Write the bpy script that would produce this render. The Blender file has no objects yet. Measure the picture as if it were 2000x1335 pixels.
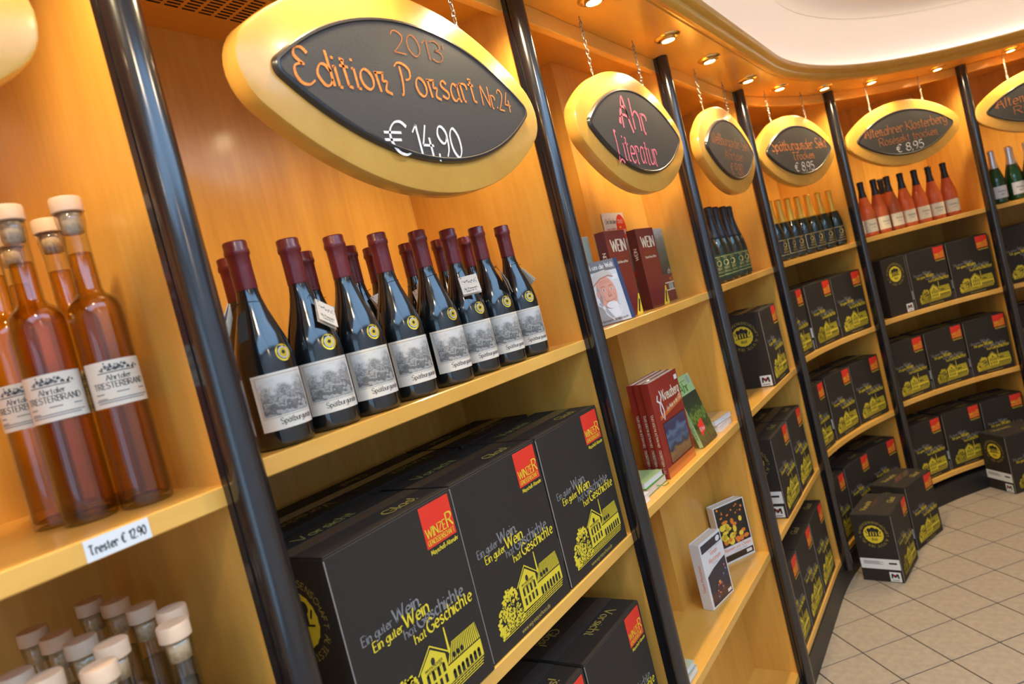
import bpy, math, random
from mathutils import Matrix, Vector, Euler
random.seed(7)
C = bpy.context.scene.collection
SC = bpy.context.scene
PI = math.pi

# ------------------------------------------------------------------ camera
EYE = 1.66                                   # eye height above the floor
cam_d = bpy.data.cameras.new('camera'); cam = bpy.data.objects.new('camera', cam_d); C.objects.link(cam)
SC.camera = cam
FPX, PITCH, ROLL, WA = 1309.68, 0.0436374, -0.246066, 0.6217065
_h = Vector((math.sin(-WA), math.cos(-WA), 0)); _r = Vector((math.cos(-WA), -math.sin(-WA), 0))
_F = math.cos(PITCH)*_h - math.sin(PITCH)*Vector((0, 0, 1)); _U = _r.cross(_F)
_R2 = math.cos(ROLL)*_r + math.sin(ROLL)*_U; _U2 = -math.sin(ROLL)*_r + math.cos(ROLL)*_U
cam.matrix_world = Matrix(((_R2.x, _U2.x, -_F.x, 0), (_R2.y, _U2.y, -_F.y, 0), (_R2.z, _U2.z, -_F.z, EYE), (0, 0, 0, 1)))
cam_d.sensor_width = 36; cam_d.lens = FPX/2000*36
cam_d.clip_start = 0.02
cam_d.dof.use_dof = True; cam_d.dof.focus_distance = 1.5; cam_d.dof.aperture_fstop = 4.2

# ------------------------------------------------------------------ light
w = bpy.data.worlds.new('world'); SC.world = w; w.use_nodes = True
w.node_tree.nodes['Background'].inputs[0].default_value = (0.50, 0.74, 1.0, 1)
w.node_tree.nodes['Background'].inputs[1].default_value = 1.2
def area(name, loc, rot, sx, sy, col, power):
    l = bpy.data.lights.new(name, 'AREA'); l.shape = 'RECTANGLE'; l.size = sx; l.size_y = sy; l.color = col; l.energy = power
    o = bpy.data.objects.new(name, l); C.objects.link(o); o.location = loc; o.rotation_euler = rot
    return o
DAY = 31
SPOT_W, ROOM_W = 10.0, 12.0
WARM = (1.0, 0.78, 0.45)
# daylight through an unseen roof light and glass door, added for blue reflections
SKY = (0.35, 0.62, 1.0)
area('daylight', (0.875, 0.30, 2.80), (0, 0, 0), 1.45, 4.20, SKY, DAY)
area('daylight', (0.75, -2.19, 1.20), (PI/2, 0, PI), 1.36, 2.10, SKY, DAY*1.3)
vs = SC.view_settings
vs.view_transform = 'Standard'; vs.look = 'None'; vs.gamma = 1; vs.use_curve_mapping = False
vs.exposure = 0.88
SC.cycles.caustics_reflective = False; SC.cycles.caustics_refractive = False
SC.cycles.max_bounces = 6; SC.cycles.diffuse_bounces = 3; SC.cycles.glossy_bounces = 3; SC.cycles.transmission_bounces = 6; SC.cycles.transparent_max_bounces = 12

# ------------------------------------------------------------------ materials
def newmat(name):
    m = bpy.data.materials.new(name); m.use_nodes = True
    return m, m.node_tree.nodes, m.node_tree.links, m.node_tree.nodes['Principled BSDF']
def plain(name, col, rough=.5, metal=0, coat=0, bump=0, bscale=200, emit=0, spec=.5, vary=0):
    m, n, l, b = newmat(name)
    b.inputs['Base Color'].default_value = (*col, 1); b.inputs['Roughness'].default_value = rough
    b.inputs['Metallic'].default_value = metal; b.inputs['Coat Weight'].default_value = coat
    b.inputs['Specular IOR Level'].default_value = spec
    if emit:
        b.inputs['Emission Color'].default_value = (*col, 1); b.inputs['Emission Strength'].default_value = emit
    if bump or vary:
        tc = n.new('ShaderNodeTexCoord'); t = n.new('ShaderNodeTexNoise'); t.inputs['Scale'].default_value = bscale; t.inputs['Detail'].default_value = 1.5
        l.new(tc.outputs['Object'], t.inputs['Vector'])
        if bump:
            bp = n.new('ShaderNodeBump'); bp.inputs['Strength'].default_value = bump; bp.inputs['Distance'].default_value = .002
            l.new(t.outputs['Fac'], bp.inputs['Height']); l.new(bp.outputs['Normal'], b.inputs['Normal'])
        if vary:
            r = n.new('ShaderNodeValToRGB'); l.new(t.outputs['Fac'], r.inputs['Fac'])
            r.color_ramp.elements[0].position = .3; r.color_ramp.elements[1].position = .7
            r.color_ramp.elements[0].color = (*[c*(1-vary) for c in col], 1); r.color_ramp.elements[1].color = (*[min(1, c*(1+vary)) for c in col], 1)
            l.new(r.outputs['Color'], b.inputs['Base Color'])
    return m
def wood(name, sc, light=(.87, .465, .090), dark=(.67, .318, .050), rough=.33, seed=0, leaf=0):
    m, n, l, b = newmat(name)
    tc = n.new('ShaderNodeTexCoord'); mp = n.new('ShaderNodeMapping'); mp.inputs['Scale'].default_value = sc; mp.inputs['Location'].default_value = (seed, seed*2, seed*3)
    l.new(tc.outputs['Object'], mp.inputs['Vector'])
    n1 = n.new('ShaderNodeTexNoise'); n1.inputs['Scale'].default_value = 1.6; n1.inputs['Detail'].default_value = 2; n1.inputs['Distortion'].default_value = .7
    n2 = n.new('ShaderNodeTexNoise'); n2.inputs['Scale'].default_value = 14; n2.inputs['Detail'].default_value = 2
    l.new(mp.outputs['Vector'], n1.inputs['Vector']); l.new(mp.outputs['Vector'], n2.inputs['Vector'])
    mx = n.new('ShaderNodeMath'); mx.operation = 'MULTIPLY_ADD'; mx.inputs[1].default_value = .45
    l.new(n2.outputs['Fac'], mx.inputs[0]); l.new(n1.outputs['Fac'], mx.inputs[2])
    r = n.new('ShaderNodeValToRGB'); l.new(mx.outputs[0], r.inputs['Fac'])
    r.color_ramp.elements[0].position = .45; r.color_ramp.elements[0].color = (*dark, 1)
    r.color_ramp.elements[1].position = .95; r.color_ramp.elements[1].color = (*light, 1)
    col = r.outputs['Color']
    if leaf:                                  # neighbouring veneer leaves differ a little
        sn = n.new('ShaderNodeVectorMath'); sn.operation = 'SNAP'; sn.inputs[1].default_value = (leaf, leaf, 9); l.new(tc.outputs['Object'], sn.inputs[0])
        wn = n.new('ShaderNodeTexWhiteNoise'); l.new(sn.outputs[0], wn.inputs['Vector'])
        g = n.new('ShaderNodeMath'); g.operation = 'MULTIPLY_ADD'; g.inputs[1].default_value = .22; g.inputs[2].default_value = .86; l.new(wn.outputs['Value'], g.inputs[0])
        sc2 = n.new('ShaderNodeVectorMath'); sc2.operation = 'SCALE'; l.new(col, sc2.inputs[0]); l.new(g.outputs[0], sc2.inputs['Scale']); col = sc2.outputs[0]
    l.new(col, b.inputs['Base Color'])
    b.inputs['Roughness'].default_value = rough; b.inputs['Coat Weight'].default_value = .4; b.inputs['Coat Roughness'].default_value = .13
    return m
M = {}
M['wood_up'] = wood('maple_veneer_upright', (5, 5, .55), leaf=.23)
M['wood_along'] = wood('maple_veneer_lengthwise', (5, .55, 5), seed=3)
M['wood_edge'] = wood('maple_edge', (4, .9, 4), (.89, .485, .098), (.76, .375, .062), seed=5)
M['wood_soffit'] = wood('maple_soffit', (3, .5, 3), (.80, .41, .055), (.68, .32, .036), seed=8)
M['wood_sign'] = wood('maple_sign_board', (3, .8, 3), (.78, .425, .080), (.68, .34, .054), rough=.28, seed=11)
M['black_paint'] = plain('black_lacquer', (.010, .010, .013), .17, coat=.0, spec=.95)
M['plinth'] = plain('black_plinth', (.015, .014, .014), .45)
M['slate'] = plain('chalkboard_slate', (.042, .040, .041), .62, bump=.1, bscale=400, vary=.25)
M['slate_rim'] = plain('slate_rim', (.028, .028, .031), .30, coat=.2)
M['chalk_orange'] = plain('orange_chalk', (.85, .26, .05), .9, vary=.2, bscale=300)
M['chalk_rust'] = plain('faded_orange_chalk', (.46, .15, .04), .9, vary=.25, bscale=300)
M['chalk_white'] = plain('white_chalk', (.86, .84, .82), .9, vary=.15, bscale=300)
M['chalk_pink'] = plain('pink_chalk', (.90, .20, .26), .9, vary=.15, bscale=300)
M['steel'] = plain('zinc_chain', (.40, .36, .30), .38, metal=1)
M['brass'] = plain('brass', (.83, .60, .25), .22, metal=1)
M['bulb'] = plain('lamp_glass', (1.0, .80, .52), .3, emit=26)
M['bulb'].cycles.emission_sampling = 'NONE'      # the lamp's own beam lights the room
M['plaster'] = plain('white_plaster', (.80, .76, .73), .85, bump=.05, bscale=60)
M['led'] = plain('cove_light', (1.0, .90, .78), .5, emit=3.6)
M['tile'] = plain('beige_tile', (.40, .325, .245), .42, bump=.08, bscale=35, vary=.09)
M['grout'] = plain('grout', (.06, .048, .038), .9)
M['card'] = plain('black_cardboard', (.030, .024, .019), .62, bump=.05, bscale=260, spec=.28)
M['card_edge'] = plain('cardboard_raw_edge', (.30, .26, .23), .8)
M['tape'] = plain('clear_tape', (.05, .046, .042), .15, coat=.5)
M['ink_yellow'] = plain('yellow_ink', (.78, .60, .03), .6)
M['ink_grey'] = plain('grey_ink', (.22, .21, .21), .6)
M['ink_dim'] = plain('dim_yellow_ink', (.40, .30, .06), .6)
M['ink_red'] = plain('red_ink', (.80, .035, .015), .5)
M['ink_black'] = plain('black_ink', (.02, .018, .017), .6)
M['paper'] = plain('paper', (.80, .70, .565), .75)
M['paper_white'] = plain('white_paper', (.82, .82, .80), .7)
M['paper_cream'] = plain('cream_paper', (.80, .70, .50), .7)
M['wine_glass'] = plain('dark_wine_glass', (.006, .008, .009), .10, coat=.0, spec=.95)
M['green_glass'] = plain('green_bottle_glass', (.012, .075, .02), .07, coat=.6)
M['olive_glass'] = plain('olive_bottle_glass', (.010, .018, .008), .07, coat=.6)
M['capsule'] = plain('burgundy_capsule', (.16, .017, .020), .30, coat=.15, bump=.2, bscale=120)
M['foil_gold'] = plain('gold_foil', (.95, .52, .055), .38, metal=.3, bump=.35, bscale=150)
M['foil_black'] = plain('black_foil', (.016, .015, .018), .38, coat=.0, bump=.2, bscale=150)
M['foil_silver'] = plain('silver_foil', (.82, .84, .86), .3, metal=.8, bump=.3, bscale=150)
M['gold'] = plain('gold_sticker', (.90, .62, .05), .28, metal=.55)
M['grey_sticker'] = plain('grey_sticker', (.52, .52, .54), .4)
M['cork'] = plain('cork', (.60, .40, .22), .8, bump=.3, bscale=180, vary=.2)
M['beech'] = plain('beech_stopper', (.78, .55, .37), .55, vary=.06, bscale=60)
M['thread'] = plain('black_thread', (.02, .018, .016), .8)
M['label_green'] = plain('green_label', (.012, .06, .022), .5)
M['label_gold'] = plain('gold_print', (.78, .60, .20), .4, metal=.4)
M['label_black'] = plain('black_label', (.014, .014, .013), .5)
M['pages'] = plain('book_pages', (.72, .64, .52), .85, bump=.25, bscale=600)
M['vent_dark'] = plain('vent_dark', (.03, .015, .008), .9)
M['frame_white'] = plain('window_frame_paint', (.7, .7, .7), .5)
def book(name, col, r=.22): 
    M[name] = plain(name, col, r, coat=.3)
book('cover_wine', (.17, .022, .024)); book('cover_wine_dark', (.085, .014, .018)); book('cover_red', (.30, .030, .020)); book('cover_orange', (.60, .15, .03))
book('cover_blue', (.03, .05, .13)); book('cover_grey', (.56, .57, .60)); book('cover_navy', (.015, .017, .04)); book('cover_white', (.80, .79, .78))
book('cover_lime', (.42, .60, .26)); book('cover_green', (.10, .26, .05)); book('cover_dark', (.022, .016, .012)); book('cover_sage', (.36, .42, .34)); book('cover_tan', (.52, .36, .17))
book('ink_peach', (.85, .33, .20)); book('ink_cream', (.80, .68, .50)); book('skin', (.62, .30, .22)); book('skin_shade', (.42, .17, .12)); book('hair_white', (.66, .66, .68)); book('cap_grey', (.50, .47, .43))
book('petal_yellow', (.90, .66, .05)); book('petal_orange', (.80, .22, .03)); book('grape', (.16, .02, .03)); book('coat_cream', (.62, .58, .52))
def glassy(name, col, alpha, edge=.45):
    m, n, l, b = newmat(name)
    n.remove(b); out = n['Material Output']
    t = n.new('ShaderNodeBsdfTransparent')
    lw = n.new('ShaderNodeLayerWeight'); lw.inputs[0].default_value = .3
    cm = n.new('ShaderNodeMix'); cm.data_type = 'RGBA'; cm.inputs[6].default_value = (*col, 1); cm.inputs[7].default_value = (*[c*edge for c in col], 1)
    l.new(lw.outputs['Facing'], cm.inputs[0]); l.new(cm.outputs[2], t.inputs[0])
    g = n.new('ShaderNodeBsdfGlossy'); g.inputs['Roughness'].default_value = .03; g.inputs[0].default_value = (1, 1, 1, 1)
    f = n.new('ShaderNodeFresnel'); f.inputs[0].default_value = 1.5
    a = n.new('ShaderNodeMath'); a.operation = 'MULTIPLY_ADD'; a.inputs[1].default_value = 1; a.inputs[2].default_value = alpha
    gm = n.new('ShaderNodeNewGeometry'); inv = n.new('ShaderNodeMath'); inv.operation = 'SUBTRACT'; inv.inputs[0].default_value = 1; l.new(gm.outputs['Backfacing'], inv.inputs[1])
    ff = n.new('ShaderNodeMath'); ff.operation = 'MULTIPLY'; l.new(f.outputs[0], ff.inputs[0]); l.new(inv.outputs[0], ff.inputs[1]); l.new(ff.outputs[0], a.inputs[0])
    mx = n.new('ShaderNodeMixShader'); l.new(a.outputs[0], mx.inputs[0]); l.new(t.outputs[0], mx.inputs[1]); l.new(g.outputs[0], mx.inputs[2])
    l.new(mx.outputs[0], out.inputs[0])
    return m
def liquid(name, col, ior=1.36, trans=1.0, rough=0.0):
    m, n, l, b = newmat(name)
    b.inputs['Base Color'].default_value = (*col, 1); b.inputs['Transmission Weight'].default_value = trans
    b.inputs['Roughness'].default_value = rough; b.inputs['IOR'].default_value = ior
    return m
M['clear_glass'] = glassy('clear_bottle_glass', (.96, .97, .95), .025)
M['window_glass'] = glassy('window_glass', (.96, .98, 1), .0, 1.0)
def spirit(name, col):
    m = glassy(name, col, .0, .62); n = m.node_tree.nodes; n['Fresnel'].inputs[0].default_value = 1.0001; l = m.node_tree.links
    old = n['Material Output'].inputs[0].links[0].from_node
    r = n.new('ShaderNodeBsdfRefraction'); r.inputs['Color'].default_value = (*col, 1); r.inputs['IOR'].default_value = 1.2
    mx = n.new('ShaderNodeMixShader'); mx.inputs[0].default_value = .2
    l.new(old.outputs[0], mx.inputs[1]); l.new(r.outputs[0], mx.inputs[2]); l.new(mx.outputs[0], n['Material Output'].inputs[0])
    return m
M['amber'] = spirit('amber_spirit', (.97, .77, .24)); M['water'] = spirit('clear_spirit', (.97, .96, .93))
M['rose_glass'] = liquid('rose_sparkling_wine', (.80, .21, .08), 1.3, .55, .05)
def picture(name, stops, scale, tilt=1.0, nz=.5, detail=7):
    """flat printed picture: a tonal landscape from noise and height on the card"""
    m, n, l, b = newmat(name)
    tc = n.new('ShaderNodeTexCoord'); sp = n.new('ShaderNodeSeparateXYZ'); l.new(tc.outputs['UV'], sp.inputs[0])
    no = n.new('ShaderNodeTexNoise'); no.inputs['Scale'].default_value = scale; no.inputs['Detail'].default_value = detail; l.new(tc.outputs['UV'], no.inputs['Vector'])
    a = n.new('ShaderNodeMath'); a.operation = 'MULTIPLY_ADD'; a.inputs[1].default_value = nz; a.inputs[2].default_value = -nz/2
    l.new(no.outputs['Fac'], a.inputs[0])
    c = n.new('ShaderNodeMath'); c.operation = 'MULTIPLY_ADD'; c.inputs[1].default_value = tilt
    l.new(sp.outputs['Y'], c.inputs[0]); l.new(a.outputs[0], c.inputs[2])
    r = n.new('ShaderNodeValToRGB'); l.new(c.outputs[0], r.inputs['Fac'])
    el = r.color_ramp.elements
    while len(el) < len(stops): el.new(.5)
    for e, (p, col) in zip(el, stops): e.position = p; e.color = (*col, 1)
    l.new(r.outputs['Color'], b.inputs['Base Color']); b.inputs['Roughness'].default_value = .5
    return m
def etched(name):
    """small black-and-grey engraving of a valley: light sky, hill outlines, dark trees, pale foreground, hatched grain"""
    m, n, l, b = newmat(name)
    def mth(op, a, c, d=None):
        q = n.new('ShaderNodeMath'); q.operation = op
        for k, x in enumerate((a, c, d)):
            if x is None: continue
            if isinstance(x, (int, float)): q.inputs[k].default_value = x
            else: l.new(x, q.inputs[k])
        return q.outputs[0]
    tc = n.new('ShaderNodeTexCoord'); sp = n.new('ShaderNodeSeparateXYZ'); l.new(tc.outputs['UV'], sp.inputs[0])
    def noise(scale, detail, sx=1.0):
        mp = n.new('ShaderNodeMapping'); mp.inputs['Scale'].default_value = (sx, 1, 1); l.new(tc.outputs['UV'], mp.inputs['Vector'])
        q = n.new('ShaderNodeTexNoise'); q.inputs['Scale'].default_value = scale; q.inputs['Detail'].default_value = detail; l.new(mp.outputs[0], q.inputs['Vector']); return q.outputs['Fac']
    h = mth('MULTIPLY_ADD', noise(5.5, 5), .95, -.475)
    x2 = mth('MULTIPLY_ADD', sp.outputs['X'], -.16, .08)
    v = mth('ADD', mth('ADD', sp.outputs['Y'], h), x2)
    r = n.new('ShaderNodeValToRGB'); l.new(v, r.inputs['Fac']); el = r.color_ramp.elements
    st = [(0, .30), (.10, .42), (.17, .12), (.30, .20), (.36, .42), (.44, .16), (.52, .36), (.60, .22), (.66, .46), (.71, .36), (.73, .52), (1, .58)]
    while len(el) < len(st): el.new(.5)
    for e, (p, c) in zip(el, st): e.position = p; e.color = (c*1.05, c*.98, c*.88, 1)
    g = mth('MULTIPLY_ADD', noise(42, 1), 1.5, .25)
    g2 = mth('MINIMUM', mth('MAXIMUM', g, mth('MULTIPLY_ADD', v, 2.2, -.75)), 1.15)
    mx = n.new('ShaderNodeVectorMath'); mx.operation = 'SCALE'; l.new(r.outputs['Color'], mx.inputs[0]); l.new(g2, mx.inputs['Scale'])
    l.new(mx.outputs[0], b.inputs['Base Color']); b.inputs['Roughness'].default_value = .7
    return m
M['engraving'] = etched('etched_landscape_print')
M['painting'] = picture('painted_mountain_print', [(0, (.20, .09, .03)), (.22, (.28, .14, .05)), (.30, (.03, .035, .05)), (.45, (.10, .14, .20)), (.55, (.05, .06, .12)), (.68, (.12, .17, .25)), (.8, (.04, .035, .09)), (1, (.06, .05, .10))], 4, 1.0, .55)
M['vineyard'] = picture('vineyard_photo_print', [(0, (.10, .06, .02)), (.2, (.16, .13, .02)), (.4, (.02, .04, .01)), (.55, (.16, .24, .03)), (.7, (.03, .05, .015)), (1, (.02, .035, .02))], 12, 1.0, .8)
M['photo_hills'] = picture('hillside_photo_print', [(0, (.05, .05, .03)), (.35, (.12, .12, .07)), (.6, (.16, .16, .12)), (.8, (.22, .22, .19)), (1, (.40, .44, .45))], 5, 1.0, .5)
M['photo_sky'] = picture('valley_photo_print', [(0, (.20, .13, .06)), (.4, (.30, .22, .12)), (.55, (.16, .26, .45)), (.75, (.42, .5, .6)), (1, (.7, .7, .66))], 5, 1.0, .5)

# ------------------------------------------------------------------ the line of the shelving: straight, then a quarter turn
RAD, Y0 = 2.0, 3.14
CX = -0.8 + RAD
def ang(s): return max(0.0, (s - Y0)/RAD)
def P(s, off=0.0, z=0.0):
    a = ang(s)
    if a == 0: return Vector((-0.8 + off, s, z + EYE))
    return Vector((CX - (RAD - off)*math.cos(a), Y0 + (RAD - off)*math.sin(a), z + EYE))
def yaw(s): return PI/2 - ang(s)            # local x along the wall, local -y out to the aisle

# ------------------------------------------------------------------ mesh building
class MB:
    def __init__(self): self.v = []; self.f = []; self.mi = []; self.uv = None
    def add(self, vs, fs, mi=0):
        k = len(self.v); self.v += [tuple(q) for q in vs]; self.f += [tuple(i + k for i in f) for f in fs]; self.mi += [mi]*len(fs)
    def box(self, x0, x1, y0, y1, z0, z1, b=0.0, mi=0):
        if b <= 0:
            self.add([(x, y, z) for z in (z0, z1) for y in (y0, y1) for x in (x0, x1)],
                     [(0, 2, 3, 1), (4, 5, 7, 6), (0, 1, 5, 4), (2, 6, 7, 3), (0, 4, 6, 2), (1, 3, 7, 5)], mi); return
        vs = []; idx = {}
        for ix, X in ((0, x0), (1, x1)):
            for iy, Y in ((0, y0), (1, y1)):
                for iz, Z in ((0, z0), (1, z1)):
                    dx, dy, dz = (b if ix == 0 else -b), (b if iy == 0 else -b), (b if iz == 0 else -b)
                    idx[ix, iy, iz, 'x'] = len(vs); vs.append((X, Y + dy, Z + dz))
                    idx[ix, iy, iz, 'y'] = len(vs); vs.append((X + dx, Y, Z + dz))
                    idx[ix, iy, iz, 'z'] = len(vs); vs.append((X + dx, Y + dy, Z))
        fs = []
        I = lambda *k: idx[k]
        for i in (0, 1):
            q = [I(i, 0, 0, 'x'), I(i, 1, 0, 'x'), I(i, 1, 1, 'x'), I(i, 0, 1, 'x')]; fs.append(q if i else q[::-1])
            q = [I(0, i, 0, 'y'), I(1, i, 0, 'y'), I(1, i, 1, 'y'), I(0, i, 1, 'y')]; fs.append(q[::-1] if i else q)
            q = [I(0, 0, i, 'z'), I(1, 0, i, 'z'), I(1, 1, i, 'z'), I(0, 1, i, 'z')]; fs.append(q if i else q[::-1])
        for i in (0, 1):
            for j in (0, 1):
                fs.append([I(i, j, 0, 'x'), I(i, j, 1, 'x'), I(i, j, 1, 'y'), I(i, j, 0, 'y')])
                fs.append([I(i, 0, j, 'x'), I(i, 1, j, 'x'), I(i, 1, j, 'z'), I(i, 0, j, 'z')])
                fs.append([I(0, i, j, 'y'), I(1, i, j, 'y'), I(1, i, j, 'z'), I(0, i, j, 'z')])
                for k in (0, 1): fs.append([I(i, j, k, 'x'), I(i, j, k, 'y'), I(i, j, k, 'z')])
        self.add(vs, fs, mi)
    def lathe(self, prof, seg=28, mi=0, c=(0, 0, 0), caps=True):
        vs = []; fs = []
        for r, z in prof:
            for k in range(seg):
                t = 2*PI*k/seg; vs.append((c[0] + r*math.cos(t), c[1] + r*math.sin(t), c[2] + z))
        for i in range(len(prof) - 1):
            for k in range(seg):
                a = i*seg + k; b2 = i*seg + (k + 1) % seg
                fs.append((a, b2, b2 + seg, a + seg))
        if caps:
            if prof[0][0] > 1e-6: fs.append(tuple(range(seg))[::-1])
            if prof[-1][0] > 1e-6: fs.append(tuple((len(prof) - 1)*seg + k for k in range(seg)))
        self.add(vs, fs, mi)
    def sweep(self, prof, ss, mi=0, caps=True):
        n = len(prof); vs = []; fs = []
        for s in ss:
            for off, z in prof: vs.append(P(s, off, z))
        for i in range(len(ss) - 1):
            for k in range(n):
                a = i*n + k; b2 = i*n + (k + 1) % n
                fs.append((a, b2, b2 + n, a + n))
        if caps: fs += [tuple(range(n))[::-1], tuple((len(ss) - 1)*n + k for k in range(n))]
        self.add(vs, fs, mi)
    def tube(self, pts, r, seg=8, mi=0, closed=False):
        pts = [Vector(p) for p in pts]; n = len(pts); vs = []; fs = []
        for i, p in enumerate(pts):
            a = pts[(i - 1) % n] if (closed or i > 0) else p; b2 = pts[(i + 1) % n] if (closed or i < n - 1) else p
            t = (b2 - a).normalized(); u = t.cross(Vector((0, 0, 1)))
            if u.length < .05: u = t.cross(Vector((1, 0, 0)))
            u.normalize(); v2 = t.cross(u)
            for k in range(seg):
                q = 2*PI*k/seg; vs.append(p + r*(math.cos(q)*u + math.sin(q)*v2))
        for i in range(n if closed else n - 1):
            for k in range(seg):
                a = i*seg + k; b2 = i*seg + (k + 1) % seg; j = ((i + 1) % n)*seg - i*seg
                fs.append((a, b2, b2 + j, a + j))
        if not closed: fs += [tuple(range(seg))[::-1], tuple((n - 1)*seg + k for k in range(seg))]
        self.add(vs, fs, mi)
    def mesh(self, name, mats, smooth=False, recalc=True):
        m = bpy.data.meshes.new(name); m.from_pydata(self.v, [], self.f)
        for q in (mats if isinstance(mats, (list, tuple)) else [mats]): m.materials.append(M[q])
        if any(self.mi): m.polygons.foreach_set('material_index', self.mi)
        m.update()
        if recalc:
            import bmesh
            bm = bmesh.new(); bm.from_mesh(m); bmesh.ops.recalc_face_normals(bm, faces=bm.faces); bm.to_mesh(m); bm.free()
        if smooth: 
            m.polygons.foreach_set('use_smooth', [True]*len(m.polygons))
            if smooth != 'all': m.set_sharp_from_angle(angle=math.radians(38))
        if self.uv:
            ul = m.uv_layers.new(name='UV')
            for lp in m.loops: ul.data[lp.index].uv = self.uv(self.v[lp.vertex_index])
        return m
def link(name, mesh, parent=None, loc=None):
    o = bpy.data.objects.new(name, mesh); C.objects.link(o)
    if parent: o.parent = parent
    if loc is not None: o.location = loc
    return o
def tag(o, label=None, cat=None, group=None, kind=None):
    if label: o['label'] = label
    if cat: o['category'] = cat
    if group: o['group'] = group
    if kind: o['kind'] = kind
    return o
def empty(name, loc, rot=(0, 0, 0)):
    o = bpy.data.objects.new(name, None); C.objects.link(o); o.location = loc; o.rotation_euler = rot; o.empty_display_size = .05
    return o
def place(name, tmpl, loc, rot, label, cat, group=None):
    """a thing from a template: [(part, mesh, [(sub-part, mesh), ...]), ...]; meshes are shared between copies"""
    root = empty(name, loc, rot if isinstance(rot, tuple) else (0, 0, rot)); tag(root, label, cat, group)
    for part in tmpl:
        o = link(part[0], part[1], root)
        for sub in (part[2] if len(part) > 2 else []): link(sub[0], sub[1], o)
    return root

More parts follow.
